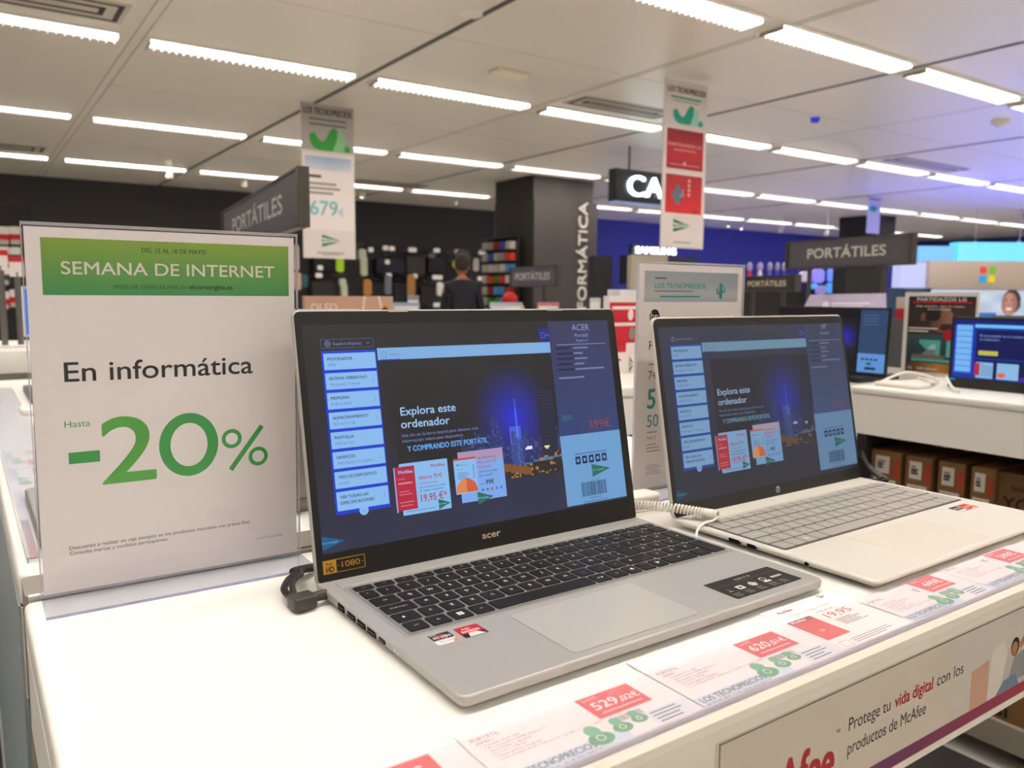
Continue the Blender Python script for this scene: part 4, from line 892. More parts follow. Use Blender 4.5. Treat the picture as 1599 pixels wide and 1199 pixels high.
# =============================================================== right counter
def right():
    x0, x1, y0, y1 = 2.08, 3.1, -1.6, .925
    root = thing('display_counter', 'white display counter at the right carrying a dark framed poster, brown cartons below', 'counter', (x0, y0, 0)); o = Matrix.Translation((-x0, -y0, 0))
    w = MB(o); w.rbox(x0, y0, T - .022, x1, y1, T, .012, WHITE, bev=.006); w.build('worktop', root)
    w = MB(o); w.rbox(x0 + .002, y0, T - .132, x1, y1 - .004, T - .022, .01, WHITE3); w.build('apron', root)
    w = MB(o); w.box(x0 + .55, y0, .02, x1, y1 - .02, T - .132, pbr('plinth_dark', '#1c1a18', .7)); w.box(x0 + .004, y1 - .06, .1, x1, y1 - .03, T - .132, pbr('plinth_dark', '#1c1a18', .7)); w.build('backing', root)
    w = MB(o); w.box(x0 - .02, y0, .06, x0 + .55, y1 - .06, .085, pbr('shelf_metal', '#b8ae9e', .35, metal=.4)); w.box(x0 - .035, y0, .055, x0 - .02, y1 - .06, .120, pbr('shelf_metal', '#b8ae9e', .35, metal=.4)); w.build('bottom_shelf', root)
    w = MB(o); w.box(x0 + .02, y0, .55, x0 + .55, y1 - .06, .565, pbr('shelf_dark', '#2a2724', .5)); w.build('shelf', root)
    dk = MB(); dk.box(1.0, -1.6, 0, 2.03, .9, .006, pbr('dark_floor_cover', '#2e2b29', .8, bump=.3, bscale=200)); tag(dk.build('floor_cover'), 'dark grey mat on the floor under the front counter, lower right', 'mat')
    dk = MB(); dk.box(-1.3, -.9, 0, .03, 3.4, .006, pbr('dark_floor_cover', '#2e2b29', .8)); tag(dk.build('floor_cover'), 'dark runner on the floor along the left ends of the white counters', 'mat')  # added sheet darkens the pale floor; no runner is known here
    # cartons
    CB = pbr('cardboard', '#7c5832', .75, var=.12, vscale=20); LB = paper('#cfc7bb'); IN = paper('#2e2620'); RD = paper('#b0402c')
    tops = T - .176
    specs = [('brown carton at the left end of the shelf under the right counter', .755, .105), ('brown carton, second from the left under the right counter', .640, .100), ('brown carton with red mark, third from the left under the right counter', .520, .095), ('brown carton, fourth from the left under the right counter', .36, .20)]
    ys = [(.775, .862), (.690, .762), (.606, .673), (.534, .589)]
    base = .565
    for i, (ya, yb) in enumerate(ys):
        r_ = thing('carton', specs[i][0], 'box', (x0 + .03, ya, base), group='cartons on the shelf under the right counter')
        hh = tops - base
        q = MB(); q.box(0, 0, 0, .40, yb - ya, hh, CB); q.build('box_body', r_)
        q = MB(plane((-.0006, yb - ya, 0), (0, -1, 0), (0, 0, 1))); q.ink = .0004; w_ = yb - ya
        q.rect(w_ * .15, hh - .062, w_ * .62, hh - .014, LB, 1); q.bars(w_ * .22, hh - .030, w_ * .3, .003, 2, IN, 2, .006); q.bars(w_ * .22, hh - .042, w_ * .3, .005, 2, IN, 2, .007); q.rect(w_ * .75, hh - .07, w_ * .95, hh - .02, RD, 1); q.rect(w_ * .1, hh - .105, w_ * .85, hh - .078, LB, 1); q.bars(w_ * .2, hh - .09, w_ * .5, .005, 1, IN, 2)
        q.build('shipping_label', r_)
    r_ = thing('carton', 'wide brown carton with large letters at the right edge, same shelf', 'box', (x0 + .045, -.02, base)); q = MB(); q.box(0, 0, 0, .40, .553, tops - base - .004, pbr('cardboard_dark', '#6b4c2e', .75)); q.build('box_body', r_)
    q = MB(plane((-.0006, .553, 0), (0, -1, 0), (0, 0, 1))); q.ink = .0004; q.text('YOGA', .015, .062, .034, IN, w=.135, l=1, bold=.01); q.text('lenovo', .035, .112, .016, IN, w=.06, l=1); q.build('lettering', r_)
    for i, (ya, yb) in enumerate(((-.05, .40), (.41, .80))):
        r_ = thing('carton', 'brown carton with bold black letters on the bottom shelf at lower right' if i == 1 else 'brown carton on the bottom shelf nearest the camera, lower right edge', 'box', (x0 + .01, ya, .0855)); q = MB(); q.box(0, 0, 0, .4, yb - ya, .20, CB); q.build('box_body', r_)
        q = MB(plane((-.0006, yb - ya, 0), (0, -1, 0), (0, 0, 1))); q.ink = .0004
        q.rect(.26, .06, .30, .14, LB, 1) if i == 1 else None
        q.text('msi', .28 if i == 1 else .05, .03, .035, IN, l=1, bold=.03); q.build('lettering', r_)
    # screen at the right edge, facing the aisle
    xx = 2.290; ya = Xp(1479, 604, xx).y; yb = Xp(1599, 612, xx).y; zt = Xp(1478, 494, xx).z
    wd = .34
    r_ = thing('monitor', 'black all-in-one screen with bright blue menu at the right edge', 'monitor', (xx, ya, T)); M = plane((0, 0, .0), (0, -1, 0), (.0, 0, 1)); hh = zt - T
    q = MB(M); q.rbox(0, .001, -.018, wd, hh, -.001, .004, BLACK, bev=.001); q.build('shell', r_)
    q = MB(M); q.ink = .0002; g = lambda c: glow(c, 1.0)
    A = .010; Bt = .030
    q.rect(A, Bt, wd - A, hh - .008, g('#0e2f9c'), 1); q.rect(A, hh - .024, wd - A, hh - .008, g('#0c1c74'), 2)
    q.rect(.014, Bt + .012, .062, hh - .022, g('#2a50cc'), 3)
    for i in range(8): q.rect(.017, hh - .036 - i * .0163, .059, hh - .036 - i * .0163 + .0145, g('#74b4ec'), 4)
    q.rect(.065, hh - .028, wd - A, hh - .019, g('#6cc0f0'), 3); q.rect(.070, hh - .110, wd - A, hh - .034, g('#0c1450'), 3)
    q.text('El procesador es el cerebro de', .079, hh - .052, .0065, g('#7f9ce0'), w=.125, l=4); q.text('tu ordenador.', .079, hh - .062, .0065, g('#7f9ce0'), w=.052, l=4); q.rect(.078, hh - .102, .128, hh - .090, g('#c0b850'), 4)
    q.rect(.070, Bt + .004, wd - A, hh - .114, g('#0a1a48'), 3)
    q.rect(.074, Bt + .003, .118, Bt + .046, g('#86b4dc'), 4); q.rect(.070, Bt + .010, .084, Bt + .043, g('#b02840'), 5); q.rect(.128, Bt + .003, .182, Bt + .046, g('#88b8e0'), 4); q.disc(.140, Bt + .014, .011, g('#e06a38'), 5, .007); q.rect(.182, Bt + .003, .330, Bt + .012, g('#4a1ca0'), 5)
    for i in range(26): q.rect(.088 + (i % 5) * .006, Bt + .010 + (i // 5) * .006, .092 + (i % 5) * .006, Bt + .012 + (i // 5) * .006, g('#3058a0'), 6)
    q.rect(.004, .022, .020, .026, g('#20a0b0'), 3); q.build('screen', r_)
    q = MB(); q.rbox(.018, -wd + .08, 0, .12, -.08, .006, .005, BLACK); q.build('foot', r_)
    # poster in white frame
    xx = 2.56; a = Xp(1405, 600, xx); b = Xp(1520, 600, xx); tp = Xp(1411, 456, xx); wd = a.y - b.y; hh = tp.z - T
    r_ = thing('poster_holder', 'white framed dark poster of a man above laptops, standing on the right counter', 'poster', (xx, a.y, T)); M = plane((0, 0, 0), (0, -1, 0), (0, 0, 1))
    q = MB(M); wf = pbr('frame_white', '#e4dedb', .5)
    q.box(0, 0, -.004, wd, hh, -.0005, wf); q.build('frame', r_)
    q = MB(); q.box(-.002, -wd, 0, .07, 0, .003, wf); q.build('foot', r_)
    def lg(u, v):
        c = lerp(hx('#2a1f1d'), hx('#3a2b26'), u)
        if .35 < v < .62 and u < .6: c = lerp(hx('#2c1d1a'), hx('#4a332b'), u)
        if ((u - .52) / .17) ** 2 + ((v - .70) / .17) ** 2 < 1: c = lerp(hx('#5c3a2e'), hx('#9a6c58'), (u - .36) / .3)
        if ((u - .38) / .15) ** 2 + ((v - .80) / .13) ** 2 < 1 and u < .50: c = hx('#1c1413')
        if ((u - .24) / .035) ** 2 + ((v - .73) / .06) ** 2 < 1: c = hx('#7a4a3a')
        if ((u - .60) / .10) ** 2 + ((v - .60) / .05) ** 2 < 1: c = hx('#2a1a16')
        if v < .50: c = lerp(hx('#15282c'), hx('#2c4a4c'), v * 2)
        if .20 < v < .42 and .20 < u < .52 and u > .52 - (v - .12) * 1.2: c = hx('#4fa8a4')
        if .22 < v < .38 and .24 < u < .46 and (u - v) > .02: c = hx('#9ac8c4') if v > .3 else hx('#6c7f7c')
        if .18 < v < .24 and .1 < u < .6: c = hx('#6f6257')
        if .14 < v < .18 and .1 < u < .95: c = hx('#4aa0a0')
        if .22 < v < .42 and .62 < u < .8: c = hx('#4fa8a4')
        if v < .12: c = lerp(hx('#4a2a20'), hx('#b08030'), 1 - abs(u - .5) * 2)
        if v > .88: c = hx('#221a1c')
        return c
    q = MB(M); q.ink = .0003; q.pic(wd * .06, hh * .04, wd * .965, hh * .95, 44, 56, lg, 'paper', 1); wt = paper('#e8dcd8'); rd = paper('#b02030')
    q.rect(wd * .12, hh * .865, wd * .92, hh * .89, rd, 2); q.text('PARTIDAZOS LG', wd * .18, hh * .895, hh * .04, wt, w=wd * .66, l=3, bold=.02); q.text('Haz equipo con la mejor', wd * .17, hh * .825, hh * .018, wt, w=wd * .66, l=3, bold=.02); q.text('tecnología', wd * .33, hh * .79, hh * .018, wt, w=wd * .32, l=3, bold=.02)
    q.bars(wd * .08, hh * .56, wd * .42, hh * .014, 2, wt, 3, hh * .035); q.disc(wd * .64, hh * .50, wd * .075, rd, 3); q.text('LG', wd * .1, hh * .07, hh * .03, wt, l=3, bold=.02); q.text('UltraGear', wd * .23, hh * .07, hh * .03, wt, w=wd * .28, l=3, bold=.01)
    q.build('poster', r_)
    # dark laptop left of the poster, turned to the aisle
    root = thing('laptop', 'black laptop with blue panel on its screen, just right of the grey-keyed laptop lid', 'laptop', (2.17, 1.30, T), -math.pi / 2)
    b_ = MB(); b_.rbox(0, -.02, 0, .36, .20, .016, .01, BLACK, bev=.002); b_.build('base', root)
    M = lid_matrix(.060, .014, .05)
    l = MB(M); l.rbox(0, 0, -.006, .395, .205, -.0008, .006, BLACK, bev=.001); lid = l.build('lid', root)
    l = MB(M); l.ink = .0002; l.rect(.008, .02, .387, .198, g('#0c0e18'), 1)
    l.pic(.10, .06, .29, .17, 20, 16, lambda u, v: lerp(hx('#1820c0'), hx('#0c0e18'), math.hypot((u - .8) / .3, (v - .5) / .45)), 'glow', 2)
    l.rect(.300, .068, .387, .198, g('#2c4468'), 3); l.rect(.300, .012, .387, .068, g('#5c90d0'), 3)
    for i in range(4): l.rect(.312 + i * .014, .048, .322 + i * .014, .054, g('#1c2c50'), 4)
    l.rect(.33, .034, .344, .042, g('#1e5a58'), 4); l.rect(.325, .020, .36, .028, g('#1c2c50'), 4); l.bars(.31, .18, .07, .003, 4, g('#4a6088'), 4, .009); l.build('screen', lid)
    # topper behind it, lilac white
    r_ = thing('topper_board', 'lilac white slanted topper board above the black laptop in the middle right', 'board', Dp(1320, 489, 3.35)); 
    A_, B_, C_, D_ = [Dp(p[0], p[1], 3.35) - Dp(1320, 489, 3.35) for p in ((1253, 489), (1384, 488), (1384, 458), (1268, 460))]
    q = MB(); n = Vector((.56, .82, 0)) * .02
    pts = [A_, B_, C_, D_]; q.mesh(pts + [p + n for p in pts], [(0, 1, 2, 3), (7, 6, 5, 4), (0, 4, 5, 1), (1, 5, 6, 2), (2, 6, 7, 3), (3, 7, 4, 0)], pbr('lilac_board', '#b9aecb', .5, var=.3, vscale=14)); q.build('panel', r_)
    q = MB(); dz = -(T + (Dp(1320, 489, 3.35).z - T)) + T
    mid = (A_ + B_) / 2; q.cyl(mid + Vector((0, 0, 0)) + n, Vector((mid.x, mid.y, 0)) + n + Vector((0, 0, T - Dp(1320, 489, 3.35).z)), .012, BLACK, 10); q.build('post', r_)
    q = MB(wrap(0, A_ - n * .02, B_ - A_, Vector((0, 0, 1)))); q.ink = .0004; wt = paper('#e8e4f0'); q.rect(.12, .035, .28, .043, wt, 1); q.rect(.12, .025, .25, .030, wt, 1); q.disc(.095, .035, .014, wt, 1); q.build('graphic', r_)
    w = MB(); x0 = 2.75; w.rbox(x0, .93, 0, 3.7, 2.3, T, .01, WHITE); tag(w.build('display_island'), 'white display island under the lilac topper board', 'counter')
    # grey panel, cream box with red tag
    q = MB(); a = Dp(1386, 596, 2.9); b = Dp(1412, 596, 2.9); t_ = Dp(1386, 497, 2.9); q.box(a.x, a.y - .1, T, a.x + .16, a.y + .04, t_.z, pbr('grey_panel', '#55565a', .6)); tag(q.build('divider_panel'), 'dark grey divider panel left of the dark gaming poster', 'panel')
    r_ = thing('charging_dock', 'cream box with a red lower half between topper board and dark poster', 'box', (a.x + .02, a.y - .06, t_.z)); h1 = Dp(1386, 464, 2.9).z - t_.z
    q = MB(); q.rbox(0, 0, 0, .06, .06, h1 * .45, .006, paper('#b82c30')); q.build('lower_half', r_)
    q = MB(); q.rbox(0, 0, h1 * .45, .06, .06, h1, .006, paper('#c8b8ae'), bev=.003); q.build('upper_half', r_)
    # cables on the right counter
    wt = pbr('cord_white', '#eee8dc', .45)
    q = MB()
    for pts in ([(2.20, .90, .006), (2.30, .88, .030), (2.36, .82, .008), (2.2, .77, .005)], [(2.16, .86, .006), (2.22, .78, .012), (2.30, .80, .006), (2.36, .88, .01)], [(2.25, .74, .030), (2.20, .70, .012), (2.16, .66, .005)]): q.tube(smoothpath([(p[0], p[1], p[2] + T) for p in pts]), .004, wt, 8)
    tag(q.build('white_cable'), 'tangle of white cable on the right counter before the dark poster', 'cable')
    q = MB(Matrix.Translation((0, 0, T))); q.rbox(2.14, .76, 0, 2.22, .89, .012, .012, wt, bev=.004); tag(q.build('alarm_sensor'), 'flat white sensor base at the left end of the right counter', 'sensor')

# =============================================================== overhead signs
def portatiles(label, near_top, near_bot, far_top, face_l, face_r, posts, font=(.14, .86), dark='#4c4a50', endc='#4a4540', wd=.05, txt='#c4c0bc', group='grey PORTÁTILES signs on posts'):
    # a long box sign running away from the camera: its text face looks towards -x
    x = near_top.x; y0 = near_top.y; dv = far_top - near_top; dv.z = 0; y1 = y0 + dv.length; z0, z1 = near_bot.z, near_top.z
    r_ = thing('hanging_sign' if not posts else 'post_sign', label, 'sign', (x, y0, z0), -math.atan2(dv.x, dv.y), group=group)
    q = MB(); q.box(0, 0, 0, wd, y1 - y0, z1 - z0, pbr('sign_' + dark, dark, .5)); q.build('sign_box', r_)
    q = MB(); e = pbr('sign_edge_' + endc, endc, .4, metal=.3); q.box(-.006, -.008, -.006, wd + .006, .012, z1 - z0 + .006, e); q.box(-.006, y1 - y0 - .01, -.006, wd + .006, y1 - y0 + .01, z1 - z0 + .006, e); q.box(-.004, 0, -.006, wd + .004, y1 - y0, 0, e); q.box(-.004, 0, z1 - z0, wd + .004, y1 - y0, z1 - z0 + .006, e); q.build('end_cap', r_)
    q = MB(plane((-.0007, y1 - y0, 0), (0, -1, 0), (0, 0, 1))); q.ink = .0004; L = y1 - y0; hh = z1 - z0
    q.text('PORTÁTILES', L * font[0], hh * .33, hh * .36, pbr('letter_' + txt, txt, .5), w=L * (font[1] - font[0]), l=2, bold=.022, res=5); q.build('lettering', r_)
    for f in posts:
        q = MB(); yy = L * f; q.cyl((wd / 2, yy, 0), (wd / 2, yy, T - z0), .012, e, 10); q.build('post', r_)
    return r_
def strip(label, y, pxl, pxr, segs, hang=True):
    a = Yp(pxl[0], pxl[1], y); b = Yp(pxr[0], pxr[1], y); x0, x1 = a.x, b.x; zt = CEIL - .003
    zs = [Yp(pxl[0], s, y).z for s in segs]
    zs[0] = min(zs[0], zt)
    r_ = thing('hanging_banner', label, 'banner', (x0, y, zs[0])); w = x1 - x0
    q = MB(); q.box(0, 0, zs[-1] - zs[0], w, .006, 0, pbr('banner_card', '#d6ccc8', .6)); q.build('card', r_)
    q = MB()
    for x in (.03, w - .03): q.cyl((x, .003, 0), (x, .003, CEIL - zs[0]), .002, CHROME, 6)
    q.build('thread', r_)
    q = MB(plane((0, -.0005, 0), (1, 0, 0), (0, 0, 1))); q.ink = .0004
    return r_, q, w, [z - zs[0] for z in zs]
def sprout(q, x, y, w, h, a, b, l=2):
    q.poly([(x + u * w, y + v * h) for u, v in ((.30, 0), (.62, 0), (.70, .45), (.72, .88), (.62, 1), (.52, .78), (.44, .45), (.36, .34), (.26, .52), (.20, .72), (.08, .62), (.10, .30), (.18, .08))], a, l)
    q.poly([(x + u * w, y + v * h) for u, v in ((.60, 0), (.98, 0), (.98, .12), (.90, .20), (.86, .42), (.86, .70), (.76, .92), (.70, .50))], b, l + 1)
    q.poly([(x + u * w, y + v * h) for u, v in ((.86, 0), (1, 0), (1, .2), (.93, .32), (.86, .2))], a, l + 2)
def overhead():
    portatiles('grey PORTÁTILES sign at upper left, touching the left hanging banner', Dp(466, 263, 2.1), Dp(466, 350, 2.1), Dp(347, 305, 3.3), 0, 0, (.3, .75), font=(.185, .85), group=None, wd=.020)
    portatiles('largest grey PORTÁTILES sign, at the right above the dark framed poster', Dp(1425, 365, 3.7), Dp(1425, 411, 3.7), Dp(1230, 383, 4.4), 0, 0, (.2, .8), font=(.19, .82), wd=.022)
    portatiles('small lilac grey PORTÁTILES sign in front of the INFORMÁTICA column', Dp(870, 415, 6), Dp(870, 446, 6), Dp(797, 421, 6.6), 0, 0, (.3,), font=(.12, .86), dark='#57535f', wd=.03)
    portatiles('small nearly black PORTÁTILES sign above the grey-keyed laptop lid', Dp(1243, 430, 5), Dp(1243, 454, 5), Dp(1163, 433, 5.6), 0, 0, (.25, .85), font=(.08, .83), dark='#2b2927', wd=.03, txt='#d8ccb4')
    gr = paper('#3f9a44'); gr2 = paper('#8cc48c'); dk = paper('#4a4644'); wt = paper('#e2d8d4'); te = paper('#7fb4b8'); logo = paper('#1c7a3c')
    r_, q, w, z = strip('tall hanging banner at left with green cactus and price 679€', 6.5, (469, 160), (552, 166), (158, 232, 237, 262, 357, 402))
    q.rect(0, z[1], w, z[0], paper('#a8a19c'), 1); q.text('LOS TECNOPRECIOS', w * .05, z[0] - (z[0] - z[1]) * .22, (z[0] - z[1]) * .13, dk, w=w * .9, l=2, bold=.03); q.rect(w * .15, z[0] - (z[0] - z[1]) * .34, w * .85, z[0] - (z[0] - z[1]) * .31, dk, 2); q.rect(w * .15, z[0] - (z[0] - z[1]) * .45, w * .85, z[0] - (z[0] - z[1]) * .42, dk, 2)
    hgt = (z[0] - z[1]) * .5
    sprout(q, w * .08, z[1] + .005, w * .84, hgt * 1.05, gr, gr2)
    q.rect(w * .02, z[4], w * .98, z[2], wt, 2); q.pic(w * .06, z[3], w * .94, z[2] - .02, 12, 5, lambda u, v: lerp(hx('#8fa6c4'), hx('#dcdad8'), abs(u - .5) * .5 + (1 - v) * .6), 'paper', 3)
    q.rect(w * .12, z[3] - .07, w * .36, z[3] - .045, dk, 3); q.bars(w * .12, z[3] - .13, w * .75, .02, 3, paper('#8c8480'), 3, .04); q.text('679', w * .14, z[4] + .13, .12, te, w=w * .52, l=3, bold=.02, res=5); q.text('€', w * .68, z[4] + .13, .06, te, l=3)
    triangle_rays(q, w * .35, (z[4] + z[5]) / 2 + .03, w * .38, .11, logo, wt, 3); q.rect(w * .25, z[5] + .045, w * .78, z[5] + .052, dk, 3); q.rect(w * .35, z[5] + .03, w * .7, z[5] + .035, dk, 3); q.build('print', r_)
    te2 = paper('#2a9a80'); te3 = paper('#9ccabf'); rd = paper('#b8222e')
    r_, q, w, z = strip('tall hanging banner at right with two red cards and a green arrow logo', 4.12, (1038, 124), (1106, 132), (120, 190, 196, 262, 268, 332, 386))
    q.text('LOS TECNOPRECIOS', w * .08, z[0] - .09, .04, dk, w=w * .86, l=2, bold=.03); q.rect(w * .15, z[0] - .135, w * .85, z[0] - .12, te2, 2); q.rect(w * .2, z[0] - .155, w * .8, z[0] - .15, dk, 2)
    sprout(q, w * .14, z[1] + .005, w * .76, .15, te2, te3)
    for a, b in ((3, 2), (5, 4)):
        q.rect(w * .03, z[a] - .006, w * .97, z[b] + .006, wt, 2)
        c1, c2 = (('#8a2030', '#c02430') if a == 3 else ('#a82430', '#d82c30'))
        q.pic(w * .08, z[a] + .004, w * .93, z[b] - .008, 6, 8, lambda u, v: lerp(hx(c2), hx(c1), abs(v - .4) * 1.6 if a == 3 else v), 'paper', 3)
    pk = paper('#e0a8a8')
    q.text('PARTIDAZOS LG', w * .12, (z[2] + z[3]) / 2 + .02, .022, pk, w=w * .76, l=4, bold=.02); q.rect(w * .25, (z[2] + z[3]) / 2 - .01, w * .75, (z[2] + z[3]) / 2 - .004, pk, 4); q.disc(w * .5, z[3] + .05, .014, pk, 4); q.rect(w * .15, z[3] + .035, w * .85, z[3] + .040, pk, 4)
    cactus(q, w * .36, z[5] + .07, .15, (paper('#4a7c88'), paper('#5c98a0')), 4)
    for i, ch in enumerate('GRATIS'[:4]): q.disc(w * .62, z[4] - .05 - i * .035, .013, pk, 4)
    q.rect(w * .72, z[5] + .018, w * .84, z[5] + .03, dk, 4)
    triangle_rays(q, w * .28, (z[5] + z[6]) / 2 + .04, w * .42, .10, logo, wt, 3); q.rect(w * .3, z[6] + .04, w * .7, z[6] + .046, dk, 3); q.build('print', r_)
    r_, q, w, z = strip('small distant hanging banner with green tick in front of the dark right column', 7.4, (1356, 306), (1376, 307), (306, 318, 332, 364))
    q.rect(0, z[3], w, z[0], paper('#b8b4b4'), 1); q.disc(w * .45, (z[1] + z[2]) / 2, w * .3, te2, 2, .05); q.rect(w * .05, z[0] - .05, w * .95, z[0] - .03, dk, 2); q.build('print', r_)
    # illuminated CA. sign hung from a pipe
    y = 6.4; a = Yp(962, 262, y); b = Yp(962, 313, y); c = Yp(1075, 270, y); w = c.x - a.x; h = a.z - b.z
    r_ = thing('lightbox_sign', 'black hanging sign with glowing white letters CA., left of the right banner', 'sign', (a.x, y, b.z)); q = MB(); q.box(0, 0, 0, w, .12, h, pbr('sign_black', '#161618', .4)); q.build('sign_box', r_)
    q = MB(plane((0, -.001, 0), (1, 0, 0), (0, 0, 1))); q.ink = .001; q.text('CA.', w * .158, h * .2, h * .62, lamp('#d8f4ff', 5.0), w=w * .53, l=24, res=5); q.text('CA.', w * .142, h * .2, h * .62, lamp('#d8f4ff', 5.0), w=w * .53, l=25, res=5); q.text('CA.', w * .15, h * .2, h * .62, lamp('#d8f4ff', 5.0), w=w * .53, l=2, bold=.0, depth=.02, res=5); q.build('letters', r_)
    q = MB(); q.box(.01, .01, -.012, w - .01, .11, 0, lamp('#7088c0', .8)); q.build('under_glow', r_)
    q = MB(); xx = Yp(988, 262, y).x - a.x; q.cyl((xx, .06, h), (xx, .06, CEIL - b.z), .012, pbr('pipe_grey', '#5c5650', .5), 8); q.build('pipe', r_)
    # glowing wall sign
    y = 9.0; a = Yp(992, 398, y); b = Yp(1055, 383, y)
    r_ = thing('wall_sign', 'glowing white wall sign just above the white price poster', 'sign', (a.x, y, a.z)); q = MB(); w = b.x - a.x; q.box(-.05, 0, -.45, w * 1.6, .3, .0, pbr('fixture_dark', '#24242e', .5)); q.box(-.05, .02, -.01, w + .05, .1, .16, pbr('fixture_dark', '#24242e', .5)); q.build('gantry', r_)
    q = MB(plane((0, -.001, .03), (1, 0, 0), (0, 0, 1))); q.ink = .001; q.text('SAMSUNG', 0, .0, .10, lamp('#e4f0ff', 6.0), w=w, l=2, bold=.03, depth=.012); q.build('letters', r_)
    q = MB(); zz = a.z - .45
    q.cyl((.0, .15, zz * 0 - a.z), (.0, .15, -.45), .03, pbr('fixture_dark', '#24242e', .5), 8); q.cyl((w * 1.4, .15, -a.z), (w * 1.4, .15, -.45), .03, pbr('fixture_dark', '#24242e', .5), 8); q.build('leg', r_)

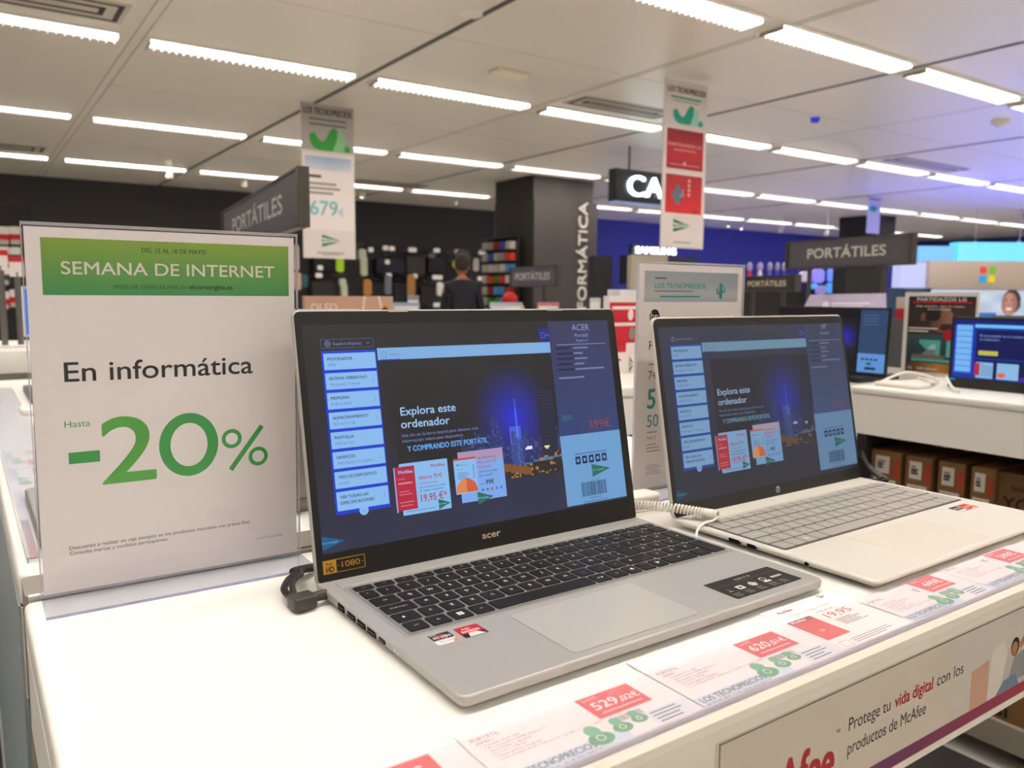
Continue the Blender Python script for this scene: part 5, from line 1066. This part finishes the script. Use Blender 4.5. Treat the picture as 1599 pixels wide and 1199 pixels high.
# =============================================================== far background
def background():
    # columns
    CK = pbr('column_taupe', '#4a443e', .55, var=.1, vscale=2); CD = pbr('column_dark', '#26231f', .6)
    r_ = thing('column', 'square dark taupe column lettered INFORMÁTICA', 'column', (6.70, 8.85, 0))
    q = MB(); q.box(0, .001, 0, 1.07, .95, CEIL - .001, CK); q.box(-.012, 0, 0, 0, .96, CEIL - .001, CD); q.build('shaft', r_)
    q = MB(); q.box(-.01, -.03, 0, 1.13, .99, CEIL - .32, CK); q.build('cladding', r_)
    a = Yp(914, 478, 8.815); b = Yp(914, 316, 8.815); x = a.x; L = (b.z - a.z) * 1.22
    q = MB(plane((x - 6.70, -.036, b.z - L), (0, 0, 1), (-1, 0, 0))); q.ink = .001; q.text('INFORMÁTICA', 0, 0, .155, pbr('letter_ivory', '#d8cfc2', .5, emit='#d8cfc2', es=.18), w=L, l=2, bold=.02, depth=.02, res=5); q.build('lettering', r_)
    r_ = thing('column', 'broad nearly black column behind the right PORTÁTILES sign', 'column', (15.4, 9.05, 0)); q = MB(); q.box(0, 0, 0, Yp(1399, 345, 9.05).x - 15.4, Xp(1311, 340, 15.4).y - 9.05, CEIL - .001, pbr('column_black', '#17161a', .6)); q.build('shaft', r_)
    # product tower on the left face of the column
    xx = 6.62; r_ = thing('product_tower', 'narrow shelf tower of small bright packs on the left side of the INFORMÁTICA column', 'shelf', (xx - .20, 9.0, 0)); q = MB(); y0, y1 = Xp(828, 420, xx).y, Xp(783, 420, xx).y; zt = Xp(805, 372, xx).z
    y0 = 9.05; y1 = 9.85
    q = MB(); q.box(.14, y0 - 9.0, 0, .18, y1 - 9.0, zt, CD)
    n = 9; dz = (zt - .5) / n
    for i in range(n + 1): q.box(0, y0 - 9.0, .5 + i * dz - .01, .16, y1 - 9.0, .5 + i * dz, CD)
    q.build('rack', r_)
    pal = ['#a8a29a', '#b8b2ac', '#c83c28', '#3c7c30', '#3850a0', '#d8a030', '#c8c0b8', '#8c2c24', '#4c8ccc', '#98948c']
    rnd = random.Random(3)
    for i in range(n):
        for j in range(5):
            c = pal[rnd.randrange(len(pal))] if j < 4 else '#a8a098'
            q = MB(); q.box(0, 0, 0, .09, .12, dz * .72, paper(c)); tag(q.build('ink_pack', loc=(xx - .16, y0 + .03 + j * .155, .502 + i * dz)), 'small pack on the column shelf tower, %s shelf up, %s from right' % (ORD[i], ORD[j]), 'pack', 'small packs on the shelf tower')
    # accessories hung on the black wall
    tagm = pbr('tag_white', '#ddd5cc', .5, emit='#ddd5cc', es=.15)
    def hang(name, cat, px, py, w, h, col, label, group, shape='strap', y=13.0):
        p = Yp(px, py + h / 2, y); s = (p - C).length / F * 1.04; W_, H_ = w * s * 1.0, h * s
        r2 = thing(name, label, cat, (p.x, y, p.z), group=group); m = pbr('hung_' + col, col, .6)
        q = MB()
        if shape == 'strap': q.M = plane((0, 0, 0), (1, 0, 0), (0, 0, 1)); q.rbox(-W_ / 2, 0, -.02, W_ / 2, H_, .02, W_ * .35, m, bev=.01)
        elif shape == 'bag':
            q.M = plane((0, 0, 0), (1, 0, 0), (0, 0, 1)); q.rbox(-W_ / 2, 0, -.1, W_ / 2, H_ * .82, .08, min(W_, H_) * .16, m, bev=.03)
        elif shape == 'figure':
            q.M = plane((0, 0, 0), (1, 0, 0), (0, 0, 1)); q.rbox(-W_ * .3, 0, -.04, W_ * .3, H_ * .62, .04, W_ * .2, m, bev=.02); q.rbox(-W_ * .45, H_ * .5, -.04, W_ * .2, H_ * .85, .04, W_ * .2, m, bev=.02)
        q.build('body', r2)
        q = MB(); hk = pbr('hook_metal', '#8a867f', .4, metal=.6); q.cyl((0, 0, H_), (0, 13.3 - y, H_ + .01), .008, hk, 6)
        if shape == 'bag': q.tube([(-W_ * .2, 0, H_ * .8), (-W_ * .1, 0, H_ * .98), (W_ * .1, 0, H_ * .98), (W_ * .2, 0, H_ * .8)], .012, m, 6)
        q.build('hook' if shape != 'bag' else 'handle', r2)
    items = [('phone_strap', 'strap', 531, 414, 12, 22, '#a8d020', 'lime green strap hung below the left banner', 'strap'), ('bottle_pouch', 'pouch', 568, 408, 18, 46, '#b8bca0', 'tall pale green pouch right of the left banner', 'figure'), ('phone_strap', 'strap', 574, 450, 13, 24, '#b07a38', 'tan strap below the pale green pouch', 'strap'), ('bottle_pouch', 'pouch', 537, 448, 17, 32, '#b8bca4', 'pale green pouch just above the beige topper board', 'figure'), ('phone_strap', 'strap', 606, 446, 11, 28, '#6c7078', 'slate grey strap in the lower hanging row', 'strap'), ('phone_strap', 'strap', 642, 447, 13, 32, '#a87838', 'tan strap right of the slate strap', 'strap'), ('boxed_accessory', 'box', 687, 452, 11, 20, '#e0dcd4', 'white boxed accessory left of the person', 'strap'), ('phone_strap', 'strap', 711, 413, 9, 10, '#a8d020', 'lime green pouch just above the person', 'strap'), ('boxed_accessory', 'box', 743, 414, 10, 19, '#a8a098', 'grey boxed accessory right of the person', 'strap'), ('boxed_accessory', 'box', 770, 416, 10, 18, '#4c4850', 'dark boxed accessory next to the shelf tower', 'strap'),
        ('shoulder_bag', 'bag', 608, 414, 46, 28, '#171a2a', 'navy bag in the upper hanging row', 'bag'), ('shoulder_bag', 'bag', 647, 412, 32, 36, '#34302c', 'grey-brown bag in the upper hanging row', 'bag'), ('shoulder_bag', 'bag', 682, 412, 34, 30, '#141312', 'black bag left of the person', 'bag'), ('shoulder_bag', 'bag', 503, 410, 30, 30, '#181614', 'black bag behind the lower end of the left banner', 'bag'), ('shoulder_bag', 'bag', 503, 450, 36, 30, '#2c2a28', 'charcoal bag above the beige topper board', 'bag'), ('shoulder_bag', 'bag', 590, 455, 26, 34, '#24221f', 'charcoal bag between two straps in the lower row', 'bag'), ('shoulder_bag', 'bag', 625, 455, 26, 34, '#1d1f28', 'dark blue bag between slate and tan straps', 'bag'), ('shoulder_bag', 'bag', 668, 458, 28, 34, '#201f1c', 'black bag right of the tan strap, lower row', 'bag'), ('shoulder_bag', 'bag', 765, 462, 34, 30, '#2a2927', 'charcoal bag right of the person', 'bag'), ('phone_strap', 'strap', 463, 404, 8, 36, '#c8bcae', 'cream strap at the right edge of the green sale sign', 'strap'), ('phone_strap', 'strap', 464, 440, 12, 26, '#c8a890', 'peach pouch at the right edge of the green sale sign', 'strap'), ('phone_strap', 'strap', 476, 440, 9, 18, '#2c5c64', 'teal pouch beside the peach pouch', 'strap'), ('phone_strap', 'strap', 723, 404, 24, 26, '#4a3a34', 'brown patterned pouch above the person', 'strap')]
    for it in items: hang(*it[:8], None, it[8], 13.12 if it[8] == 'bag' else 12.82)
    for i, (px, py, w) in enumerate(((602, 387, 9), (612, 388, 9), (644, 390, 14), (682, 391, 11), (674, 399, 12), (714, 393, 8), (724, 393, 8), (753, 394, 13), (605, 409, 7), (500, 418, 8), (498, 430, 10), (607, 430, 9), (648, 431, 8), (683, 433, 18), (749, 435, 8), (758, 435, 8), (684, 476, 16), (579, 390, 8))):
        p = Yp(px, py, 12.9); q = MB(plane((0, 0, 0), (1, 0, 0), (0, 0, 1))); s = 14.5 / F; q.rbox(-w * s / 2, -.04, -.01, w * s / 2, .04, .01, .02, tagm if i != 4 else pbr('tag_violet', '#6a5a78', .5)); q.cyl((0, 0, -.01), (0, 0, -.39), .005, pbr('hook_metal', '#8a867f', .4, metal=.6), 6)
        tag(q.build('price_tag', loc=p), 'small white price tag on the black wall, %s in reading order' % ORD[i], 'price tag', 'price tags on the black wall')
    # person seen from behind
    person()
    # tabletop sign holders before the black wall
    for px, py, w, h, lab, cc in ((634, 481, 42, 18, 'low grey-blue shelf sign right of the beige topper board', '#9aa6b8'), (645, 468, 18, 14, 'small pale lilac box standing behind the shelf sign', '#8f8a96'), (790, 481, 52, 18, 'low pale shelf sign under the red ball, left of the column', '#a8b0bc'), (856, 480, 34, 16, 'low pink and red shelf sign at the foot of the column', '#c87880'), (929, 478, 17, 26, 'white carton at the right foot of the INFORMÁTICA column', '#c4c4c8')):
        d = 5.2; a = Dp(px - w / 2, py + h / 2, d); b = Dp(px + w / 2, py + h / 2, d); t_ = Dp(px, py - h / 2, d)
        r2 = thing('shelf_sign', lab, 'sign', (a.x, a.y, T + .08)); w_ = (b - a).length
        q = MB(); q.M = Matrix.Rotation(-.598, 4, 'Z'); q.rbox(0, 0, 0, w_, .02, t_.z - T - .08, .004, pbr('shelfsign_' + cc, cc, .5)); q.build('panel', r2)
        q = MB(plane((0, 0, 0), (.826, -.563, 0), (0, 0, 1))); q.ink = .0006; q.rect(w_ * .06, (t_.z - T - .08) * .35, w_ * .94, (t_.z - T - .08) * .8, paper('#dcdcdc'), 2); q.build('print', r2)
    q = MB(); q.box(2.0, 3.9, 0, 5.6, 4.9, T + .08, pbr('island_dark', '#2a2724', .6)); q = MB(); 
    for k, (px0, px1) in enumerate(((600, 700), (755, 950))):
        a = Dp(px0, 492, 5.2); b = Dp(px1, 492, 5.2); u = (b - a); u.z = 0; L = u.length; q = MB(); q.M = Matrix.Translation((a.x, a.y, 0)) @ Matrix.Rotation(math.atan2(u.y, u.x), 4, 'Z'); q.rbox(-.05, -.1, 0, L + .05, .6, T + .078, .02, pbr('island_pale', '#a8a29a', .5)); tag(q.build('display_island'), ('distant pale display island behind the front laptop lid, %s' % ('left of the person' if k == 0 else 'below the INFORMÁTICA column')), 'counter')
    # toys beside the column foot
    p = Dp(796, 461, 5.45); z0 = T + .08
    q = MB(); q.ball((0, 0, .13), .055, .055, .055, paper('#b02420')); q.cyl((0, 0, 0), (0, 0, .09), .04, paper('#2c7040'), 12); tag(q.build('toy', loc=(p.x, p.y, z0)), 'red ball shaped toy on a green stand, left of the column', 'toy')
    p = Dp(806, 476, 5.38); q = MB(); q.ball((0, 0, .07), .04, .04, .045, paper('#d8c838')); q.cyl((0, 0, 0), (0, 0, .05), .035, paper('#58b040'), 12); tag(q.build('toy', loc=(p.x + .02, p.y, z0)), 'yellow toy on a green stand just below the red ball', 'toy')
    # left edge: price stands in front of the dark wall
    PM = pbr('post_grey', '#6c6762', .4, metal=.4); rd = paper('#c02c30'); wt = paper('#e0d8d2')
    y0 = 3.66
    r_ = thing('display_counter', 'distant white counter at the left edge behind the sale sign', 'counter', (-.9, 3.6, 0)); q = MB(); q.rbox(0, 0, T - .10, 2.4, .8, T - .002, .02, WHITE, bev=.004); q.build('worktop', r_); q = MB(); q.box(.05, .05, 0, 2.3, .75, T - .10, pbr('plinth_pale', '#a8a49c', .5)); q.build('plinth', r_)
    for px, zt, lab in ((33, 425, 'grey post stand with red and white head, right of the two at left'), (8, 415, 'grey post stand at the very left edge of the frame')):
        b = Yp(px, 535, 3.8); t_ = Yp(px, zt, 3.8); r2 = thing('price_stand', lab, 'stand', (b.x, 3.8, T)); hh = t_.z - T
        q = MB(); q.cyl((0, 0, .006), (0, 0, hh), .013, PM, 10); q.build('post', r2); q = MB(); q.lathe([(0, 0), (.03, 0), (.03, .006), (0, .012)], WHITE, 20); q.build('base', r2)
        q = MB(); q.box(-.028, -.012, hh - .02, .028, -.006, hh + .065, wt); q.box(-.030, -.0135, hh + .045, .030, -.0125, hh + .068, rd); q.build('price_head', r2)
    b = Yp(37, 527, 3.75); b = Yp(37, 527, 4.1); r2 = thing('tablet', 'bright blue tablet screen edge showing left of the sale sign', 'tablet', (b.x, 4.1, T)); q = MB(); q.rbox(0, 0, .03, .25, .012, .27, .006, pbr('tablet_white', '#e4e4e6', .4)); q.box(.04, .01, 0, .2, .08, .032, pbr('tablet_white', '#e4e4e6', .4)); q.build('shell', r2)
    q = MB(plane((0, -.0005, 0), (1, 0, 0), (0, 0, 1))); q.ink = .0004; q.rect(.01, .04, .24, .26, glow('#1478d8', 1.001), 1); q.build('screen', r2)
    k = 0
    for cx, rows in ((6, (362, 393, 425, 463)), (24, (362, 394)), (24, (460,))):
        for py in rows:
            p = Yp(cx, py, 8.0); r2 = thing('blister_pack', 'red and white blister pack at the left edge, %s in reading order' % ORD[k], 'pack', p, group='blister packs at the left edge'); k += 1
            q = MB(plane((0, 0, 0), (1, 0, 0), (0, 0, 1))); q.rbox(-.042, -.02, -.006, .042, .045, .006, .008, wt); q.build('header', r2)
            q = MB(plane((0, 0, 0), (1, 0, 0), (0, 0, 1))); q.rbox(-.05, -.10, -.01, .05, -.02, .01, .01, rd if k % 3 else paper('#3c4c58'), bev=.003); q.rbox(-.04, -.11, .01, .03, -.07, .016, .006, paper('#b8b4a8')); q.build('blister', r2)
            q = MB(); q.cyl((0, 0, 0), (0, .2, 0), .004, PM, 6); q.build('hook', r2)
    q = MB(); q.box(-3.5, 8.2, 0, Yp(52, 400, 8.2).x, 8.3, 1.9, pbr('pegboard_dark', '#1b1918', .7)); tag(q.build('pegboard'), 'dark pegboard holding the red and white packs at the left edge', 'board')
    # blue department: shelves, bright goods
    def slab(name, cat, lab, px0, py0, px1, py1, d, th, m, zb=None):
        a = Dp(px0, py1, d); b = Dp(px1, py1, d); t_ = Dp(px0, py0, d); u = b - a; u.z = 0; ang = math.atan2(u.y, u.x); z0 = a.z if zb is None else zb
        r2 = thing(name, lab, cat, (a.x, a.y, z0), ang); q = MB(); q.rbox(0, 0, 0, u.length, th, t_.z - z0, min(.01, th / 3), m); q.build('body', r2)
        return r2, u.length, t_.z - z0
    slab('cabinet', 'cabinet', 'black cabinet below the small black PORTÁTILES sign', 1160, 455, 1256, 500, 7.0, .5, pbr('cab_black', '#121112', .5), 0)
    slab('cabinet', 'cabinet', 'tall dark cabinet left of the glowing wall sign', 922, 400, 955, 500, 9.5, .5, pbr('cab_navy', '#191820', .5), 0)
    slab('shelf_rack', 'shelf', 'cream shelf rack with glowing packs at the left edge of the price poster', 984, 398, 1040, 500, 8.2, .3, pbr('cream_rack', '#b8ae9a', .5), 0)
    slab('cabinet', 'cabinet', 'black upright panel behind the largest PORTÁTILES sign', 1312, 418, 1368, 560, 6.5, .25, pbr('cab_black', '#121112', .5), 0)
    gl = [(1171, 414, 11, '#c02840', 'red and lilac figure'), (1187, 417, 12, '#d8ccd8', 'white figure with pink foot'), (1202, 418, 10, '#5a4cb0', 'violet figure'), (1214, 420, 9, '#2438d0', 'blue figure'), (1224, 418, 8, '#4038a0', 'small violet figure')]
    for px, py, w, c, lab in gl:
        p = Dp(px, py, 6.9); s = 6.9 / F; r2 = thing('toy_figure', lab + ' on the shelf above the small black PORTÁTILES sign', 'toy', (p.x, p.y, Dp(px, 433, 6.9).z)); q = MB(); m = pbr('fig_' + c, c, .4, emit=c, es=.15); q.cyl((0, 0, 0), (0, 0, .06), w * s * .35, m, 10, r1=w * s * .22); q.build('body', r2); q = MB(); q.ball((0, 0, .09), w * s * .42, w * s * .4, .04, pbr('fig_head', '#a89cc8', .4)); q.build('head', r2)
    slab('toy_shelf', 'shelf', 'dark shelf carrying the row of small toy figures', 1160, 432, 1236, 440, 6.9, .3, pbr('shelf_navy', '#1c1c34', .5))
    for px, py, w, h, c, lab in ((1256, 432, 15, 16, '#b8b0c8', 'pale rounded headphone box'), (1277, 431, 19, 22, '#8c86f0', 'large lilac lit headset'), (1298, 430, 11, 20, '#6c90f8', 'light blue lit headset'), (1271, 447, 8, 8, '#60b0ff', 'small bright blue lit gadget'), (1297, 450, 15, 16, '#50a0f0', 'round light blue lit gadget'), (1281, 453, 14, 15, '#8c80c0', 'pale violet gadget'), (1307, 437, 6, 18, '#7874a0', 'narrow grey violet gadget')):
        p = Dp(px, py, 8.0); s = 8 / F; q = MB(); q.M = Matrix.Rotation(-.598, 4, 'Z') @ plane((0, 0, 0), (1, 0, 0), (0, 0, 1)); q.rbox(-w * s / 2, -h * s / 2, -.03, w * s / 2, h * s / 2, .03, min(w, h) * s * .35, pbr('gad_' + c, c, .4, emit=c, es=.55), bev=.01); tag(q.build('lit_gadget', loc=p), lab + ' on the wall left of the black upright panel', 'headset', 'lit gadgets in the blue department')
    slab('back_panel', 'panel', 'dark blue back panel behind the lit gadgets', 1246, 418, 1316, 500, 8.15, .05, pbr('panel_blue', '#1a1a60', .5), 0)
    # technology brand wall at the far right
    slab('light_box', 'light box', 'bright cyan glowing band above the four-colour window logo panel, left piece', 1433, 384, 1491, 412, 7.3, .15, lamp('#00a0f0', 1.15))
    slab('light_box', 'light box', 'bright cyan glowing band at the right edge above the logo panel', 1494, 378, 1640, 409, 7.3, .15, lamp('#18c0f8', 1.25))
    r2, w, h = slab('logo_panel', 'panel', 'beige panel with red, green, blue and yellow window squares', 1449, 407, 1640, 451, 7.0, .46, pbr('panel_beige', '#d8c8bc', .5))
    q = MB(plane((0, -.001, 0), (1, 0, 0), (0, 0, 1))); q.ink = .001; s = 7.0 / F
    for i, j, c in ((0, 1, '#f04c3c'), (1, 1, '#80c030'), (0, 0, '#10a8e8'), (1, 0, '#f8d818')):
        x = (79 + i * 14) * s; y = h * .24 + j * 14 * s; q.rect(x, y, x + 10.5 * s, y + 10.5 * s, glow(c, .95), 2)
    q.build('logo', r2)
    slab('light_box', 'light box', 'bluish white lit panel left of the window logo panel', 1404, 410, 1446, 449, 7.05, .15, lamp('#b8c0f4', .9))
    slab('cabinet', 'cabinet', 'blue grey cabinet under the bluish white lit panel', 1403, 450, 1448, 600, 6.9, .3, pbr('cab_steel', '#38567c', .5), 0)
    r2, w, h = slab('video_screen', 'screen', 'video screen showing a smiling woman with hair tied back, far right', 1448, 452, 1640, 540, 6.8, .06, pbr('cab_black', '#121112', .5))
    def woman(u, v):
        x = 1448 + 192 * u; y = 540 - 88 * v
        c = lerp(hx('#cfd8e4'), hx('#aebfd6'), .5 + .5 * math.sin(x * .12) * math.sin(y * .2))
        if x < 1515: c = hx('#c8d0ea') if y < 460 else hx('#dfe4f4')
        if x < 1552 and 487 < y: c = hx('#2a68b0')
        if ((x - 1574) / 15) ** 2 + ((y - 470) / 19) ** 2 < 1: c = hx('#3a2c2a')
        if ((x - 1571) / 12.5) ** 2 + ((y - 474) / 18) ** 2 < 1: c = lerp(hx('#c08c7c'), hx('#8c5c50'), abs(x - 1570) / 16)
        if abs(y - 467.5) < 1.2 and (abs(x - 1565.5) < 2.4 or abs(x - 1575.5) < 2.4): c = hx('#3c2824')
        if abs(y - 475) < 1 and abs(x - 1570.5) < 1.6: c = hx('#8c5448')
        if abs(y - 481.5) < 1.5 and abs(x - 1570.5) < 4.5: c = hx('#f4ece8')
        if y > 492 and abs(x - 1573) < 26: c = hx('#4c4450')
        return c
    q = MB(plane((0, -.001, 0), (1, 0, 0), (0, 0, 1))); q.ink = .001; q.pic(.0, .0, w, h, 130, 60, woman, 'glow', 1); q.build('screen', r2)
    # big supporting base so nothing floats
    q = MB(); a = Dp(1448, 540, 7.0); b = Dp(1640, 540, 7.0); u = b - a; ang = math.atan2(u.y, u.x); q.M = Matrix.Translation((a.x, a.y, 0)) @ Matrix.Rotation(ang, 4, 'Z'); u.z = 0; q.box(0, -.19, 0, u.length, .45, Dp(1448, 541, 6.8).z - .01, pbr('wall_unit', '#6c7898', .6)); q.box(-.02, .47, 0, u.length, .8, Dp(1448, 400, 7.3).z, pbr('wall_unit_blue', '#2438a0', .6)); tag(q.build('display_unit'), 'wall unit carrying the logo panel, cyan bands and video screen', 'unit')

def person():
    # short person seen from behind at the black wall, dark brown hair, navy jacket
    p = Dp(722, 440, 8.6); g = Vector((p.x, p.y, 0)); root = thing('person', 'person in navy jacket, short dark hair, seen from behind at the black wall', 'person', g, -.5)
    Hh = 1.52
    def skin(name, pts, edges, rad, mat, parent, rootv=0, sub=2):
        me = bpy.data.meshes.new(name); me.from_pydata(pts, edges, []); o = bpy.data.objects.new(name, me); COL.objects.link(o)
        md = o.modifiers.new('Skin', 'SKIN'); 
        for i, r in enumerate(rad): me.skin_vertices[0].data[i].radius = (r, r * .85); me.skin_vertices[0].data[i].use_root = (i == rootv)
        ms = o.modifiers.new('Sub', 'SUBSURF'); ms.levels = sub; ms.render_levels = sub
        dg = bpy.context.evaluated_depsgraph_get(); m2 = bpy.data.meshes.new_from_object(o.evaluated_get(dg)); bpy.data.objects.remove(o); 
        m2.materials.clear(); m2.materials.append(mat)
        for f in m2.polygons: f.use_smooth = True
        o2 = bpy.data.objects.new(name, m2); COL.objects.link(o2); o2.parent = parent; return o2
    k = Hh / 1.7
    P = [(0, 0, .92), (0, .0, 1.15), (0, .02, 1.36), (0, .05, 1.46), (0, .08, 1.52), (.17, .02, 1.38), (.23, .02, 1.12), (.20, .18, .95), (.20, .25, .93), (-.17, .02, 1.38), (-.23, .02, 1.12), (-.20, .18, .95), (-.20, .25, .93), (.09, 0, .88), (.10, .01, .48), (.10, -.01, .08), (.10, .12, .035), (-.09, 0, .88), (-.10, .01, .48), (-.10, -.01, .08), (-.10, .12, .035)]
    E_ = [(0, 1), (1, 2), (2, 3), (3, 4), (2, 5), (5, 6), (6, 7), (7, 8), (2, 9), (9, 10), (10, 11), (11, 12), (0, 13), (13, 14), (14, 15), (15, 16), (0, 17), (17, 18), (18, 19), (19, 20)]
    rd = [.15, .14, .13, .06, .055, .065, .05, .038, .035, .065, .05, .038, .035, .085, .06, .045, .035, .085, .06, .045, .035]
    P = [(a * k, b * k, c * k) for a, b, c in P]; rd = [r * k for r in rd]
    skin('body', P, E_, rd, pbr('skin_tone', '#a8684c', .6), root)
    skin('jacket', [P[0], P[1], P[2], P[3], P[5], P[6], P[7], P[9], P[10], P[11]], [(0, 1), (1, 2), (2, 3), (2, 4), (4, 5), (5, 6), (2, 7), (7, 8), (8, 9)], [r * 1.18 for r in (rd[0], rd[1], rd[2], rd[3] * .95, rd[5], rd[6], rd[7], rd[9], rd[10], rd[11])], pbr('navy_cloth', '#10131f', .8), root)
    skin('trousers', [P[0], P[13], P[14], P[15], P[17], P[18], P[19]], [(0, 1), (1, 2), (2, 3), (0, 4), (4, 5), (5, 6)], [r * 1.2 for r in (rd[0] * .9, rd[13], rd[14], rd[15], rd[17], rd[18], rd[19])], pbr('dark_cloth', '#1a1a1d', .8), root)
    h = MB(); h.ball((0, .11 * k, 1.62 * k), .078 * k, .095 * k, .115 * k, pbr('skin_tone', '#a8684c', .6)); h.ball((.08 * k, .11 * k, 1.61 * k), .012, .022, .03, pbr('skin_tone', '#a8684c', .6)); h.ball((-.08 * k, .11 * k, 1.61 * k), .012, .022, .03, pbr('skin_tone', '#a8684c', .6)); h.ball((0, .205 * k, 1.60 * k), .012, .02, .02, pbr('skin_tone', '#a8684c', .6)); h.build('head', root)
    h = MB(); h.ball((0, .085 * k, 1.655 * k), .092 * k, .105 * k, .115 * k, pbr('hair_brown', '#2c1e19', .7, bump=.5, bscale=60), 20, 12); h.build('hair', root)
    for s in (-1, 1):
        h = MB(); b = Vector((.20 * s * k, .26 * k, .93 * k)); h.ball(b, .035, .045, .02, pbr('skin_tone', '#a8684c', .6))
        for q in range(4): x = (q - 1.5) * .017; h.tube([b + Vector((x, .03, 0)), b + Vector((x, .065, -.003)), b + Vector((x, .085 - abs(q - 1.5) * .006, -.018))], .008, pbr('skin_tone', '#a8684c', .6), 8, r1=.006)
        h.tube([b + Vector((-.03 * s, 0, 0)), b + Vector((-.048 * s, .03, -.005)), b + Vector((-.045 * s, .05, -.012))], .009, pbr('skin_tone', '#a8684c', .6), 8, r1=.007); h.build('hand', root)
    for s in (-1, 1):
        h = MB(); h.rbox(.10 * s * k - .045, -.07, 0, .10 * s * k + .045, .17, .07, .04, BLACK, bev=.02); h.build('shoe', root)

room(); lights(); vents(); counter(); acer(); hp()
holder('clear acrylic stand with green SEMANA DE INTERNET sale poster, minus 20 percent', .0505, .3301, -.01157, -.03693, sale_front)
holder('clear acrylic stand with white price poster behind the grey-keyed laptop', .6975, .3300, .045, -.0050, hp_front, sc=.965)
cables(); rear(); right(); overhead(); background()
wd = bpy.data.worlds.new('world'); S.world = wd; wd.use_nodes = True; wd.node_tree.nodes['Background'].inputs[0].default_value = (.8, .75, .7, 1); wd.node_tree.nodes['Background'].inputs[1].default_value = .2
